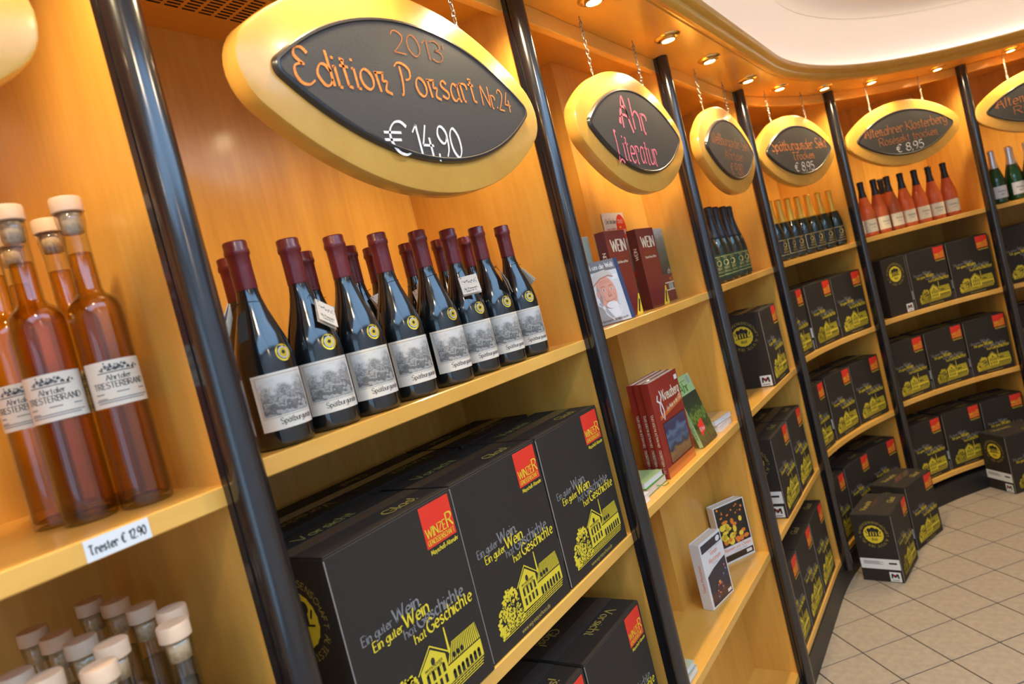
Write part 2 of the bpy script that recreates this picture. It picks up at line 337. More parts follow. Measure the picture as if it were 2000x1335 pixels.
# ------------------------------------------------------------------ lettering: pen strokes swept with a broad nib
def G(w, *st): return (w, [(q[0], [float(t) for t in q[1:].split()]) for q in st])
GL = {
 'A': G(8.4, 'L0 0 4.2 10 8.4 0', 'L1.6 3.6 6.8 3.6'), 'B': G(6.6, 'L0 0 0 10', 'S0 10 4 9.9 6 8.7 6 7 4 5.4 0 5.3', 'S0 5.3 4.4 5.2 6.6 4 6.6 2 4.4 .1 0 0'),
 'C': G(7.6, 'S7.6 8 6.2 9.6 4.4 10 1.5 8.5 0 5 1.5 1.5 4.4 0 6.4 .5 7.6 2'), 'D': G(7.8, 'L0 0 0 10', 'S0 10 4 9.8 7.3 7.5 7.8 5 7.3 2.5 4 .2 0 0'),
 'E': G(5.8, 'L5.8 10 0 10 0 0 5.8 0', 'L0 5.2 4.6 5.2'), 'F': G(5.6, 'L5.6 10 0 10 0 0', 'L0 5.2 4.4 5.2'),
 'G': G(7.8, 'S7.6 8.2 6.2 9.6 4.4 10 1.5 8.5 0 5 1.5 1.5 4.4 0 6.6 .5 7.8 1.6', 'L7.8 1 7.8 4.4 5 4.4'), 'H': G(7, 'L0 0 0 10', 'L7 0 7 10', 'L0 5.2 7 5.2'),
 'I': G(.2, 'L0 0 0 10'), 'J': G(4, 'S4 10 4 3 3 .4 1.4 0 0 1'), 'K': G(6.8, 'L0 0 0 10', 'L6.4 10 0 4.4', 'L2 5.9 6.8 0'), 'L': G(5.4, 'L0 10 0 0 5.4 0'),
 'M': G(9, 'L0 0 .8 10 4.5 2 8.2 10 9 0'), 'N': G(7.2, 'L0 0 0 10 7.2 0 7.2 10'), 'O': G(8.6, 'C4.3 10 1 8.3 0 5 1 1.7 4.3 0 7.6 1.7 8.6 5 7.6 8.3'),
 'P': G(6.4, 'L0 0 0 10', 'S0 10 4 9.9 6.4 8.8 6.4 6.5 4 4.9 0 4.8'), 'Q': G(8.6, 'C4.3 10 1 8.3 0 5 1 1.7 4.3 0 7.6 1.7 8.6 5 7.6 8.3', 'L5 3 9 -1'),
 'R': G(7, 'L0 0 0 10', 'S0 10 4 9.9 6.3 8.8 6.3 6.7 4 5.2 0 5', 'L3 5 7 0'), 'S': G(6.4, 'S6.2 8.5 4.4 10 2 9.8 .4 8 1 6.2 3.3 5.1 5.7 4 6.4 2.3 5 .3 2.4 0 0 1.6'),
 'T': G(7, 'L0 10 7 10', 'L3.5 10 3.5 0'), 'U': G(7, 'S0 10 0 6 0 3 1.4 .6 3.5 0 5.6 .6 7 3 7 6 7 10'), 'V': G(8, 'L0 10 4 0 8 10'), 'W': G(11.4, 'L0 10 2.9 0 5.7 9 8.5 0 11.4 10'),
 'X': G(7, 'L0 10 7 0', 'L7 10 0 0'), 'Y': G(7, 'L0 10 3.5 5 7 10', 'L3.5 5 3.5 0'), 'Z': G(6.6, 'L0 10 6.6 10 0 0 6.6 0'),
 'a': G(5, 'S5 4.6 3.6 6 1.6 5.5 0 3 1 .5 2.8 .1 5 2', 'L5 6 5 0'), 'b': G(5.2, 'L0 10 0 0', 'S0 4 1.6 5.8 3.4 5.8 5.2 3 3.6 .2 1.6 .2 0 1.6'), 'c': G(4.4, 'S4.4 4.9 3 6 1.2 5.4 0 3 1.2 .6 3 0 4.4 1'),
 'd': G(5.2, 'S5.2 4 3.6 5.9 1.6 5.6 0 3 1.6 .2 3.6 .2 5.2 2', 'L5.2 10 5.2 0'), 'e': G(4.8, 'S.2 3.2 4.8 3.4 4.4 5 2.8 6 1 5.2 0 3 1 .7 3 0 4.7 1.1'), 'f': G(3.4, 'S3.8 9.4 2.6 10 1.4 8.6 1.2 6 1.2 3 1.2 0', 'L0 6 3.2 6'),
 'g': G(5, 'S5 4.4 3.5 6 1.5 5.5 0 3.2 1.4 .8 3.4 .8 5 2.4', 'S5 6 5 2 5 -1 3.8 -3 1.6 -3 .2 -2'), 'h': G(4.8, 'L0 10 0 0', 'S0 3.8 1.6 5.7 3.4 5.9 4.8 4.4 4.8 2 4.8 0'), 'i': G(.2, 'L0 6 0 0', 'L0 8.3 0 9'),
 'j': G(1.4, 'S1.4 6 1.4 0 .8 -2.4 -.6 -3', 'L1.4 8.3 1.4 9'), 'k': G(4.8, 'L0 10 0 0', 'L4.4 6 0 2.6', 'L1.6 3.8 4.8 0'), 'l': G(.2, 'L0 10 0 0'),
 'm': G(8, 'L0 6 0 0', 'S0 4 1.2 5.7 2.6 5.9 4 4.4 4 2 4 0', 'S4 4 5.2 5.7 6.6 5.9 8 4.4 8 2 8 0'), 'n': G(4.8, 'L0 6 0 0', 'S0 3.8 1.6 5.7 3.4 5.9 4.8 4.4 4.8 2 4.8 0'),
 'o': G(5.2, 'C2.6 6 .7 5 0 3 .7 1 2.6 0 4.5 1 5.2 3 4.5 5'), 'p': G(5.2, 'L0 6 0 -3', 'S0 4 1.6 5.8 3.4 5.8 5.2 3 3.6 .2 1.6 .2 0 1.6'), 'q': G(5.2, 'S5.2 4 3.6 5.9 1.6 5.6 0 3 1.6 .2 3.6 .2 5.2 2', 'L5.2 6 5.2 -3'),
 'r': G(3.2, 'L0 6 0 0', 'S0 3.6 1.2 5.4 2.4 5.9 3.3 5.4'), 's': G(4, 'S3.8 5 2.4 6 .8 5.4 .6 4.1 2 3.1 3.6 2.2 3.8 .9 2.2 0 0 .8'), 't': G(3.2, 'S1.2 8.6 1.2 4 1.2 1.4 2 .1 3.2 .5', 'L0 6 3 6'),
 'u': G(4.8, 'S0 6 0 2.4 .6 .5 2 .1 3.6 .6 4.8 2.4', 'L4.8 6 4.8 0'), 'v': G(5, 'L0 6 2.5 0 5 6'), 'w': G(7.6, 'L0 6 1.9 0 3.8 5.4 5.7 0 7.6 6'), 'x': G(4.8, 'L0 6 4.8 0', 'L4.8 6 0 0'),
 'y': G(5, 'L0 6 2.6 .4', 'L5 6 1.4 -3'), 'z': G(4.4, 'L0 6 4.4 6 0 0 4.4 0'), 
 '0': G(5.6, 'C2.8 10 .6 8 0 5 .6 2 2.8 0 5 2 5.6 5 5 8'), '1': G(2.6, 'L0 7.4 2.6 10 2.6 0'), '2': G(5.4, 'S.2 7.8 1.2 9.6 3 10 5 8.6 4.8 6.4 2.6 3 0 0', 'L0 0 5.4 0'), '3': G(5.2, 'S.2 9 2.4 10 4.6 8.8 4.4 6.4 2 5.4', 'S2 5.4 4.8 4.6 5.2 2.2 3.6 .3 1.6 0 0 1'),
 '4': G(5.8, 'L3.6 10 0 3.4 5.8 3.4', 'L4.2 6 4.2 0'), '5': G(5.2, 'L4.8 10 1 10 .6 5.6', 'S.6 5.6 3 6.2 5 4.6 5.2 2.4 3.6 .2 1.6 0 0 1'), '6': G(5.4, 'S4.6 9.4 2 8 .2 4.6 .6 1.4 2.8 0 5 1.2 5.4 3.2 4 5.4 2 5.4 .4 3.4'),
 '8': G(5.2, 'C2.6 5.4 .6 6.6 .6 9 2.6 10 4.6 9 4.6 6.6', 'C2.6 5.4 .2 4 0 1.8 2.6 0 5.2 1.8 5 4'), '9': G(5.4, 'S5 6.6 3.4 4.6 1.4 4.8 0 7 1.2 9.6 3.2 10 5 8.4 5.2 6 4.6 2.6 2.8 0'), '7': G(5, 'L0 10 5 10 1.6 0'),
 '.': G(.3, 'L0 0 0 .9'), ',': G(.6, 'L.6 1 0 -1.6'), '-': G(3, 'L0 3.4 3 3.4'), '!': G(.2, 'L0 10 0 3', 'L0 0 0 .9'), "'": G(.2, 'L0 10 0 7.4'), ' ': G(2.6),
 '\u00e4': G(5, 'S5 4.6 3.6 6 1.6 5.5 0 3 1 .5 2.8 .1 5 2', 'L5 6 5 0', 'L1.3 8 1.3 8.8', 'L3.7 8 3.7 8.8'), '\u00fc': G(4.8, 'S0 6 0 2.4 .6 .5 2 .1 3.6 .6 4.8 2.4', 'L4.8 6 4.8 0', 'L1.2 8 1.2 8.8', 'L3.6 8 3.6 8.8'),
 '\u00df': G(5, 'S0 0 0 6 .6 9.2 2.4 10 4.2 8.8 3.6 7 2.4 5.8 3.4 4.6 5 3 4.6 .8 2.8 0 1.8 .4'), '\u00e9': G(4.8, 'S.2 3.2 4.8 3.4 4.4 5 2.8 6 1 5.2 0 3 1 .7 3 0 4.7 1.1', 'L2.2 7.6 3.8 9.4'),
 '\u20ac': G(6.4, 'S6.4 8.6 5 9.9 3.2 9.4 1.6 7 1.4 4 2.6 .9 4.6 0 6.2 .8', 'L-.2 6.2 4.6 6.6', 'L-.4 4 4.2 4.4'), '\u00b7': G(.3, 'L0 4 0 5'), '\u00c4': G(8.4, 'L0 0 4.2 10 8.4 0', 'L1.6 3.6 6.8 3.6', 'L2 10.8 2 11.6', 'L6.4 10.8 6.4 11.6'), '/': G(4, 'L0 -1 4 10'),
}
# rounded, pen-drawn capitals of the chalk signs
CH = dict(GL)
CH['E'] = G(6.4, 'S6.2 8.6 4.6 10 2.2 9.6 1.3 7.6 3.4 5.7 4.2 5.6', 'S3.4 5.7 .6 4.8 0 2.4 1.4 .3 4 0 6.4 1.3'); CH['P'] = G(7, 'S-.6 8.6 1.6 10 4.6 9.8 6.8 8.2 6.2 5.6 3.6 4.7', 'S2.2 9 1.8 4 .6 .2 -.4 -.2')
CH['A'] = G(8.4, 'S1.8 0 2.4 5 3.6 8.6 4.8 10 5.6 8 6.8 3 8.2 -1', 'S-.4 1.2 .6 3.2 3.8 4.2 7.4 3.6', 'S.2 1 2.2 6 5.4 6.6 6.6 4'); CH['L'] = G(6.4, 'S2.6 10 .8 10.4 1.4 7 1.2 2 .2 -.6 2.4 .4 4 .6 6 -.6')
CH['n'] = G(5.4, 'L.3 6 .6 0', 'L-.4 5.8 4 6', 'S3.6 6 2.8 3.6 4.4 3.2 3.2 .6 5.6 -.4'); CH['t'] = G(3.4, 'L1.6 8 1.6 .4 3.2 0', 'L0 6.2 3.4 6', 'L.6 8.2 2.4 7.8'); CH['i'] = G(1, 'L-.4 5.8 .6 6 .4 .2 1.6 0', 'L.4 8 .5 8.8')
CH['r'] = G(4.0, 'L.3 6 .5 0 1.6 -.4', 'S-.6 5.7 1.2 6 3 5.9 4 5 3.7 4'); CH['a'] = G(5.2, 'S4.8 5 2.4 6 .4 3.8 .4 1 2 0 4.6 1.6', 'L4.8 6 4.6 .4 5.6 0'); CH['S'] = G(6, 'S6 8.8 4.2 10 1.4 9.2 1 7 3.4 5.2 5.6 3.4 5 .8 2.4 0 -.4 1')
CH['K'] = G(7.4, 'S0 10 .6 6 .4 0', 'S7 9.6 4 6.4 .6 5 3.6 3.4 7.4 -.6'); CH['W'] = G(10, 'S0 10 .2 4 1.6 .2 4 1.4 5 8.6 5 4 6.4 .2 9 1.4 10 8 9 10'); CH['T'] = G(7, 'S0 9 2 10.2 5 9.4 7 10', 'S3.6 9.6 3 4 3.8 .4 5.4 .4')
def spline(p, closed=False, k=5):
    n = len(p); out = []
    for i in range(n if closed else n - 1):
        g = lambda j: p[j % n] if closed else p[min(max(j, 0), n - 1)]
        a, b, c, d = g(i - 1), g(i), g(i + 1), g(i + 2)
        for t in range(k):
            u = t/k
            out.append(tuple(.5*((2*b[q]) + (-a[q] + c[q])*u + (2*a[q] - 5*b[q] + 4*c[q] - d[q])*u*u + (-a[q] + 3*b[q] - 3*c[q] + d[q])*u**3) for q in (0, 1)))
    out.append(p[0] if closed else p[-1])
    return out
def ribbon(mb, pts, pen, f, mi):
    A, B, ph = pen
    n = len(pts); L = []; Rr = []
    for i in range(n):
        a = pts[max(i - 1, 0)]; b = pts[min(i + 1, n - 1)]
        t = math.atan2(b[1] - a[1], b[0] - a[0])
        hw = math.hypot(A*math.sin(t - ph), B*math.cos(t - ph))
        if 0 < i < n - 1:
            t1 = math.atan2(pts[i][1] - a[1], pts[i][0] - a[0]); t2 = math.atan2(b[1] - pts[i][1], b[0] - pts[i][0])
            hw /= max(.5, abs(math.cos((t2 - t1)/2)))
        nx, ny = -math.sin(t)*hw, math.cos(t)*hw
        L.append(f(pts[i][0] + nx, pts[i][1] + ny)); Rr.append(f(pts[i][0] - nx, pts[i][1] - ny))
    mb.add(L + Rr, [(i, i + 1, n + i + 1, n + i) for i in range(n - 1)], mi)
def text_w(s, font=GL, sp=2.0): return sum(font.get(c, GL[' '])[0] + sp for c in s) - sp
def text(mb, s, x, y, h, f, mi=0, pen=(.75, .35, .6), font=GL, w=None, sp=2.0, shear=0.0, serif=0.0, k=4, rot=0.0, wob=0.0):
    """lettering of cap height h with its baseline from (x, y); w: width to fit"""
    sc = h/10; tw = text_w(s, font, sp)*sc; sx = sc*(w/tw if w else 1)
    cr, sr = math.cos(rot), math.sin(rot)
    cx = 0.0
    pen2 = (pen[0]*sc, pen[1]*sc, pen[2])
    rn = random.Random(len(s) + int(x*997))
    for c in s:
        gw, st = font.get(c, GL.get(c, GL[' ']))
        dy = rn.uniform(-wob, wob); 
        for kind, q in st:
            p = list(zip(q[0::2], q[1::2]))
            ends = (p[0], p[-1])
            if kind == 'S': p = spline(p, False, k)
            elif kind == 'C': p = spline(p, True, k)
            def tr(a):
                X = (cx + a[0] + shear*a[1])*sx; Y = (a[1] + dy)*sc
                return (x + X*cr - Y*sr, y + X*sr + Y*cr)
            pts = []
            for a, b in zip(p, p[1:]):
                pts.append(tr(a))
            pts.append(tr(p[-1]))
            if kind == 'L' and len(pts) > 2:
                for a, b in zip(pts, pts[1:]): ribbon(mb, [a, b], pen2, f, mi)
            else: ribbon(mb, pts, pen2, f, mi)
            if serif and kind != 'C':
                for e, o2 in ((p[0], p[1]), (p[-1], p[-2])):
                    if abs(e[0] - o2[0]) < abs(e[1] - o2[1])*.55 and (e[1] in (0, 6, 10, -3)):
                        a = tr((e[0] - serif, e[1])); b = tr((e[0] + serif, e[1])); ribbon(mb, [a, b], (pen2[1]*.9, pen2[1]*.9, 0), f, mi)
        cx += gw + sp
    return tw
def flat(o, u, v):
    o, u, v = Vector(o), Vector(u), Vector(v)
    return lambda a, b: o + a*u + b*v
def poly(mb, pts, f, mi=0): mb.add([f(*p) for p in pts], [tuple(range(len(pts)))], mi)
def rect(mb, x0, y0, x1, y1, f, mi=0): poly(mb, [(x0, y0), (x1, y0), (x1, y1), (x0, y1)], f, mi)
def disc(mb, x, y, r, f, mi=0, n=20, ry=None, jag=0): 
    ry = ry or r
    poly(mb, [(x + r*(1 + (jag if k % 2 else 0))*math.cos(2*PI*k/n), y + ry*(1 + (jag if k % 2 else 0))*math.sin(2*PI*k/n)) for k in range(n)], f, mi)
def line(mb, pts, wd, f, mi=0): ribbon(mb, pts, (wd/2, wd/2, 0), f, mi)

# ------------------------------------------------------------------ wine carton
BW, BD, BH = .276, .178, .328
def carton():
    e = .0005
    b = MB(); b.box(-BW/2, BW/2, -BD/2, BD/2, 0, BH - .0025, .0016); body = b.mesh('carton_body', 'card')
    fl = []
    for s in (-1, 1):
        q = MB(); y0, y1 = (-BD/2 + .0008, -.0012) if s < 0 else (.0012, BD/2 - .0008)
        q.box(-BW/2 + .0008, BW/2 - .0008, y0, y1, BH - .0025, BH, .0007); fl.append(q.mesh('carton_flap', 'card'))
    # front print
    f0 = flat((-BW/2, -BD/2 - e, 0), (1, 0, 0), (0, 0, 1)); f1 = flat((-BW/2, -BD/2 - 2*e, 0), (1, 0, 0), (0, 0, 1)); f2 = flat((-BW/2, -BD/2 - 3*e, 0), (1, 0, 0), (0, 0, 1))
    q = MB()                                  # red logo square with yellow lettering
    lx, ly, ls = .193, .252, .074
    rect(q, lx, ly, lx + ls, ly + .069, f0, 0)
    text(q, 'WINZE', lx + .004, ly + .016, .016, f1, 1, (.7, .3, .5), w=.049, serif=1.0); text(q, 'R', lx + .0565, ly + .016, .024, f1, 1, (.7, .3, .5), w=.014, serif=1.0)
    text(q, 'GENOSSENSCHAFT', lx + .004, ly + .004, .0088, f1, 1, (.7, .35, .5), w=.066)
    text(q, 'Mayscho\u00df-Altenahr', lx + .006, ly - .0115, .0078, f0, 1, (.8, .7, .5), w=.068)
    logo = q.mesh('carton_logo', ['ink_red', 'ink_yellow'], recalc=False)
    q = MB()                                  # slogan, once in grey and once in yellow
    for dx, dy, mi, ff in ((-.0165, .017, 1, f0), (0, 0, 0, f1)):
        text(q, 'Ein guter', .043 + dx, .165 + dy, .0145, ff, mi, (.85, .38, .5), w=.060, serif=.9)
        text(q, 'Wein', .108 + dx, .165 + dy, .0215, ff, mi, (.85, .38, .5), w=.054, serif=.9)
        text(q, 'hat', .120 + dx, .134 + dy, .0145, ff, mi, (.85, .38, .5), w=.025, serif=.9)
        text(q, 'Geschichte', .150 + dx, .134 + dy, .0215, ff, mi, (.85, .38, .5), w=.112, serif=.9)
    slogan = q.mesh('carton_slogan', ['ink_yellow', 'ink_grey'], recalc=False)
    q = MB(); rn = random.Random(3)           # engraving of the winery with its trees
    fz = lambda x, y: f0(.034 + x*.224, .022 + y*.224)
    fy = lambda x, y: f1(.034 + x*.224, .022 + y*.224)
    fx = lambda x, y: f2(.034 + x*.224, .022 + y*.224)
    for cx, cy, rx, ry, n in ((.10, .13, .10, .11, 70), (.22, .20, .12, .16, 120), (.05, .06, .05, .05, 25), (.30, .10, .06, .07, 40)):
        for k in range(n):
            a = rn.uniform(0, 2*PI); d = math.sqrt(rn.random()); r = rn.uniform(.008, .020)
            disc(q, cx + rx*d*math.cos(a), cy + ry*d*math.sin(a), r, fz, 0, 7, r*.75, .25)
    for k in range(190):
        a = rn.uniform(0, 2*PI); d = math.sqrt(rn.random()); disc(q, .2 + .15*d*math.cos(a), .15 + .14*d*math.sin(a), rn.uniform(.003, .009), fy, 1, 5)
    poly(q, [(.36, .08), (.62, .08), (.62, .30), (.49, .40), (.36, .30)], fz, 0)        # gabled front
    poly(q, [(.34, .30), (.49, .42), (.66, .30), (.64, .30), (.49, .40), (.36, .30)], fy, 1); line(q, [(.33, .295), (.49, .425), (.655, .295)], .010, fx, 0)
    poly(q, [(.62, .08), (1.0, .08), (1.0, .20), (.62, .20)], fz, 0)                      # long wing
    poly(q, [(.62, .21), (1.0, .21), (.98, .34), (.70, .34)], fz, 0)
    for k in range(16): line(q, [(.645 + k*.0225, .212), (.70 + k*.0182, .338)], .006, fy, 1)
    for k in range(3): disc(q, .70 + k*.045, .245, .016, fy, 1, 12, .022)
    for x in (.40, .455, .51, .565):
        rect(q, x, .11, x + .026, .17, fy, 1); rect(q, x, .19, x + .026, .245, fy, 1); disc(q, x + .013, .245, .013, fy, 1, 10)
    disc(q, .49, .315, .020, fy, 1, 12, .026); text(q, 'MAYSCHOSSER', .40, .275, .018, fy, 1, (.9, .7, .4), w=.18); text(q, 'WEINKELLER', .41, .25, .016, fy, 1, (.9, .7, .4), w=.16)
    for k in range(7):
        x = .65 + k*.048; rect(q, x, .085, x + .030, .14, fy, 1); disc(q, x + .015, .14, .015, fy, 1, 10)
    poly(q, [(.652, .28), (.676, .28), (.670, .47), (.658, .47)], fz, 0)                   # chimney
    for k in range(4): line(q, [(.0 + .015*k, .055 - .016*k), (1.0 - .01*k, .075 - .018*k)], .007, fz, 0)
    for k in range(22): line(q, [(.06 + .042*k, .03), (.075 + .042*k, .062)], .005, fz, 0)
    for k in range(10): line(q, [(.38 + .06*k, .075), (.38 + .06*k, .10)], .006, fz, 0)
    house = q.mesh('carton_engraving', ['ink_yellow', 'ink_black'], recalc=False)
    q = MB(); text(q, 'www.wg-mayschoss.de', .094, .008, .0085, f0, 0, (.8, .5, .5), w=.100); web = q.mesh('carton_address', ['ink_dim'], recalc=False)
    # emblem and shipping labels on both ends
    q = MB(); lab = MB(); sq = MB()
    for s in (-1,):
        g0 = lambda a, b, s=s: Vector((s*(BW/2 + e), s*(a - BD/2), b))
        g1 = lambda a, b, s=s: Vector((s*(BW/2 + e*2), s*(a - BD/2), b))
        cx, cy = BD/2, .232
        disc(q, cx, cy, .043, g0, 0, 36, None, .03)
        for x, y, r in ((-.017, .020, .010), (0, .024, .011), (.017, .020, .010)): disc(q, cx + x, cy + y, r, g1, 1, 12)
        for x in (-.018, -.006, .006, .018): rect(q, cx + x - .0035, cy - .008, cx + x + .0035, cy + .014, g1, 1)
        line(q, [(cx - .034, cy - .010), (cx + .034, cy - .006)], .003, g1, 1); line(q, [(cx - .028, cy + .004), (cx - .034, cy + .018)], .004, g1, 1); line(q, [(cx + .028, cy + .004), (cx + .034, cy + .018)], .004, g1, 1)
        text(q, '1868', cx - .013, cy - .030, .012, g1, 1, (.8, .4, .5), w=.026)
        msg = 'WINZERGENOSSENSCHAFT\u00b7\u00c4LTESTE DER WELT\u00b7'
        for k, ch in enumerate(msg):
            th = PI*.98 - 2*PI*k/len(msg); rr = .0535
            text(q, ch, cx + rr*math.cos(th) - .003*math.sin(th), cy + rr*math.sin(th) + .003*math.cos(th), .0105, g0, 2, (.8, .45, .5), rot=th - PI/2, sp=0)
        rect(lab, .004, .062, BD - .004, .112, g0, 0)
        for k in range(4): rect(lab, .018, .099 - .0045*k, .018 + (.085 if k % 2 else .07), .1005 - .0045*k, g1, 1)
        rect(lab, BD - .050, .088, BD - .016, .096, g1, 1)
        rect(sq, BD - .058, .004, BD - .010, .050, g0, 0)
        text(sq, 'M', BD - .049, .020, .022, g1, 1, (1.6, 1.1, .0), w=.028); disc(sq, BD - .035, .034, .005, g1, 2, 10); rect(sq, BD - .050, .010, BD - .020, .0125, g1, 1)
    emblem = q.mesh('carton_emblem', ['ink_yellow', 'ink_black', 'ink_dim'], recalc=False); ship = lab.mesh('carton_shipping_label', ['paper_white', 'ink_black'], recalc=False); mark = sq.mesh('carton_mark', ['paper_white', 'ink_black', 'ink_red'], recalc=False)
    q = MB(); t0 = flat((0, 0, BH + e), (1, 0, 0), (0, 1, 0))
    text(q, 'Vorsicht', -.085, .030, .026, t0, 0, (.8, .4, .5), w=.115, serif=.8); warn = q.mesh('carton_warning', ['ink_dim'], recalc=False)
    q = MB(); text(q, 'Glas!', .020, -.062, .026, t0, 0, (.8, .4, .5), w=.068, serif=.8); warn2 = q.mesh('carton_warning', ['ink_dim'], recalc=False)
    q = MB(); q.box(-BW/2 + .0005, BW/2 - .0005, -.020, .020, BH + .0001, BH + .0003); tape = q.mesh('carton_tape', 'tape')
    q = MB()
    q.box(-BW/2 - .0004, -BW/2 + .0012, -BD/2 - .0004, -BD/2 + .0012, .004, BH - .006)
    edge = q.mesh('carton_edges', 'card_edge')
    return [('carton_body', body, [('engraving_print', house), ('slogan_print', slogan), ('logo_print', logo), ('address_print', web), ('emblem_print', emblem), ('shipping_label', ship), ('logo_sticker', mark), ('worn_edge', edge)]),
            ('flap', fl[0], [('warning_print', warn2)]), ('flap', fl[1], [('warning_print', warn), ('tape', tape)])]

# ------------------------------------------------------------------ bottles
def cyl(r, c=0.0, z0=0.0):
    """paper coordinates wrapped round a bottle of radius r; the label's middle faces local -y"""
    return lambda u, v: Vector((r*math.sin(c + u/r), -r*math.cos(c + u/r), z0 + v))
def wrap(mb, w, z0, z1, r, mi=0, n=14, c=0.0):
    vs = []; 
    for i in range(n + 1):
        t = c + (-w/2 + w*i/n)/r
        vs += [(r*math.sin(t), -r*math.cos(t), z0), (r*math.sin(t), -r*math.cos(t), z1)]
    mb.add(vs, [(2*i, 2*i + 2, 2*i + 3, 2*i + 1) for i in range(n)], mi)
def wine_bottle(hang):
    r = .0410
    b = MB(); b.lathe([(0, .006), (.022, .004), (.034, .0), (.0395, .002), (r, .008), (r, .118), (.0403, .130), (.0375, .146), (.0325, .163), (.0265, .181), (.0210, .198), (.0172, .214), (.0153, .228), (.0148, .240), (.0148, .30*.96), (0, .289)], 40); glass = b.mesh('wine_bottle_glass', 'wine_glass', 'all')
    b = MB(); b.lathe([(.0156, .2285), (.0158, .2300), (.0157, .262), (.0160, .278), (.0176, .2795), (.0179, .2830), (.0176, .2870), (.0168, .2885), (.0170, .2975), (.0160, .2995), (0, .2998)], 28); cap = b.mesh('wine_bottle_capsule', 'capsule', 'all')
    W, z0, z1 = .0890, .026, .106; R = r + .0004
    b = MB(); wrap(b, W, z0, z1, R, 0, 20); paper = b.mesh('wine_bottle_label', 'paper', 'all')
    b = MB(); wrap(b, .074, .046, .100, R + .0003, 0, 20); b.uv = lambda v: (.5 + math.atan2(v[0], -v[1])*R/.074, (v[2] - .046)/.054*.92 + .04); pic = b.mesh('wine_bottle_engraving', 'engraving', 'all')
    b = MB(); f = cyl(R + .0004, 0, 0); text(b, 'Sp\u00e4tburgunder', -.017, .0335, .0082, f, 0, (.62, .26, .4), w=.056, serif=.8)
    for a, c2 in (((-.039, .044), (.039, .044)), ((-.039, .102), (.039, .102))): line(b, [(a[0] + (c2[0] - a[0])*k/10, a[1]) for k in range(11)], .0004, f, 0)
    for x in (-.039, .039): line(b, [(x, .044), (x, .102)], .0004, f, 0)
    let = b.mesh('wine_bottle_lettering', 'ink_black', recalc=False)
    # medal on the shoulder
    def sh(zz, rr): 
        return lambda u, v: Vector((rr(zz + v)*math.sin(u/rr(zz + v)), -rr(zz + v)*math.cos(u/rr(zz + v)), zz + v))
    rr = lambda z: .0409 + .0006 - max(0, z - .118)*.06 - max(0, z - .130)*.14
    f = sh(.1305, rr); f2 = sh(.1305, lambda z: rr(z) + .0003); f3 = sh(.1305, lambda z: rr(z) + .0006)
    b = MB(); disc(b, .012, 0, .0125, f, 0, 28); disc(b, .012, 0, .0088, f2, 1, 24); disc(b, .012, 0, .0068, f3, 0, 20); disc(b, .012, .0005, .003, sh(.1305, lambda z: rr(z) + .0008), 2, 6); medal = b.mesh('wine_bottle_medal', ['gold', 'grey_sticker', 'ink_black'], recalc=False)
    parts = [('bottle_glass', glass), ('capsule', cap), ('front_label', paper, [('engraving_print', pic), ('lettering', let)]), ('medal_sticker', medal)]
    if hang is not None:
        az, tilt = hang
        b = MB(); rn = .0185; zt = .2085
        b.tube([(rn*math.cos(2*PI*k/16), rn*math.sin(2*PI*k/16), zt + .003*math.sin(2*PI*k/16 + az)) for k in range(16)], .0006, 5, closed=True)
        c, s = math.sin(az), -math.cos(az)
        o = Vector((c*.0195, s*.0195, zt)); b.tube([o, o + Vector((c*.006, s*.006, -.004)), o + Vector((c*.010, s*.010, -.012))], .0006, 5)
        b.tube([o, o + Vector((c*.006 - s*.008, s*.006 + c*.008, .004))], .0005, 5); b.tube([o, o + Vector((c*.007 + s*.006, s*.007 - c*.006, -.002))], .0005, 5)
        string = b.mesh('tag_string', 'thread')
        u = Vector((-s, c, 0)); u = u*math.cos(tilt) + Vector((0, 0, 1))*math.sin(tilt); n = Vector((c, s, .55)).normalized(); v = n.cross(u).normalized()
        if v.z < 0: v = -v
        tp = o + Vector((c*.011, s*.011, -.012))
        S = .037; bl = tp - v*(S*1.08) - u*(S*.10)
        b = MB(); th = .0006
        for d, lean in ((0, 0), (.0022, .10)):
            cn = [bl + u*a*S + v*q*S*1.12 - n*(d + (1 - q)*lean*S) for a, q in ((0, 0), (1, 0), (1, 1), (0, 1))]
            b.add(cn + [p - n*th for p in cn], [(0, 1, 2, 3), (7, 6, 5, 4), (0, 4, 5, 1), (1, 5, 6, 2), (2, 6, 7, 3), (3, 7, 4, 0)])
        tagm = b.mesh('hang_tag_card', 'paper')
        b = MB(); f = lambda a, q: bl + u*a + v*q + n*.0004
        text(b, 'N. Ponsart', .006, .0095, .0045, f, 0, (.8, .35, .5), w=.025, serif=.8); text(b, 'Edition Nr 24', .0085, .0045, .003, f, 0, (.8, .4, .5), w=.020)
        line(b, [(.004, .030), (.012, .029), (.020, .0265), (.030, .029), (.034, .033)], .0005, f); line(b, [(.030, .029), (.033, .022)], .0005, f); line(b, [(.012, .029), (.017, .0325)], .0004, f)
        for x, y in ((.010, .0275), (.018, .0255), (.024, .0285), (.028, .025), (.015, .030), (.022, .024)): disc(b, x, y, .0011, f, 0, 6)
        disc(b, .0045, .0385, .0012, f, 0, 8)
        tp2 = b.mesh('hang_tag_print', 'ink_black', recalc=False)
        parts.append(('hang_tag', tagm, [('tag_print', tp2), ('string', string)]))
    return parts
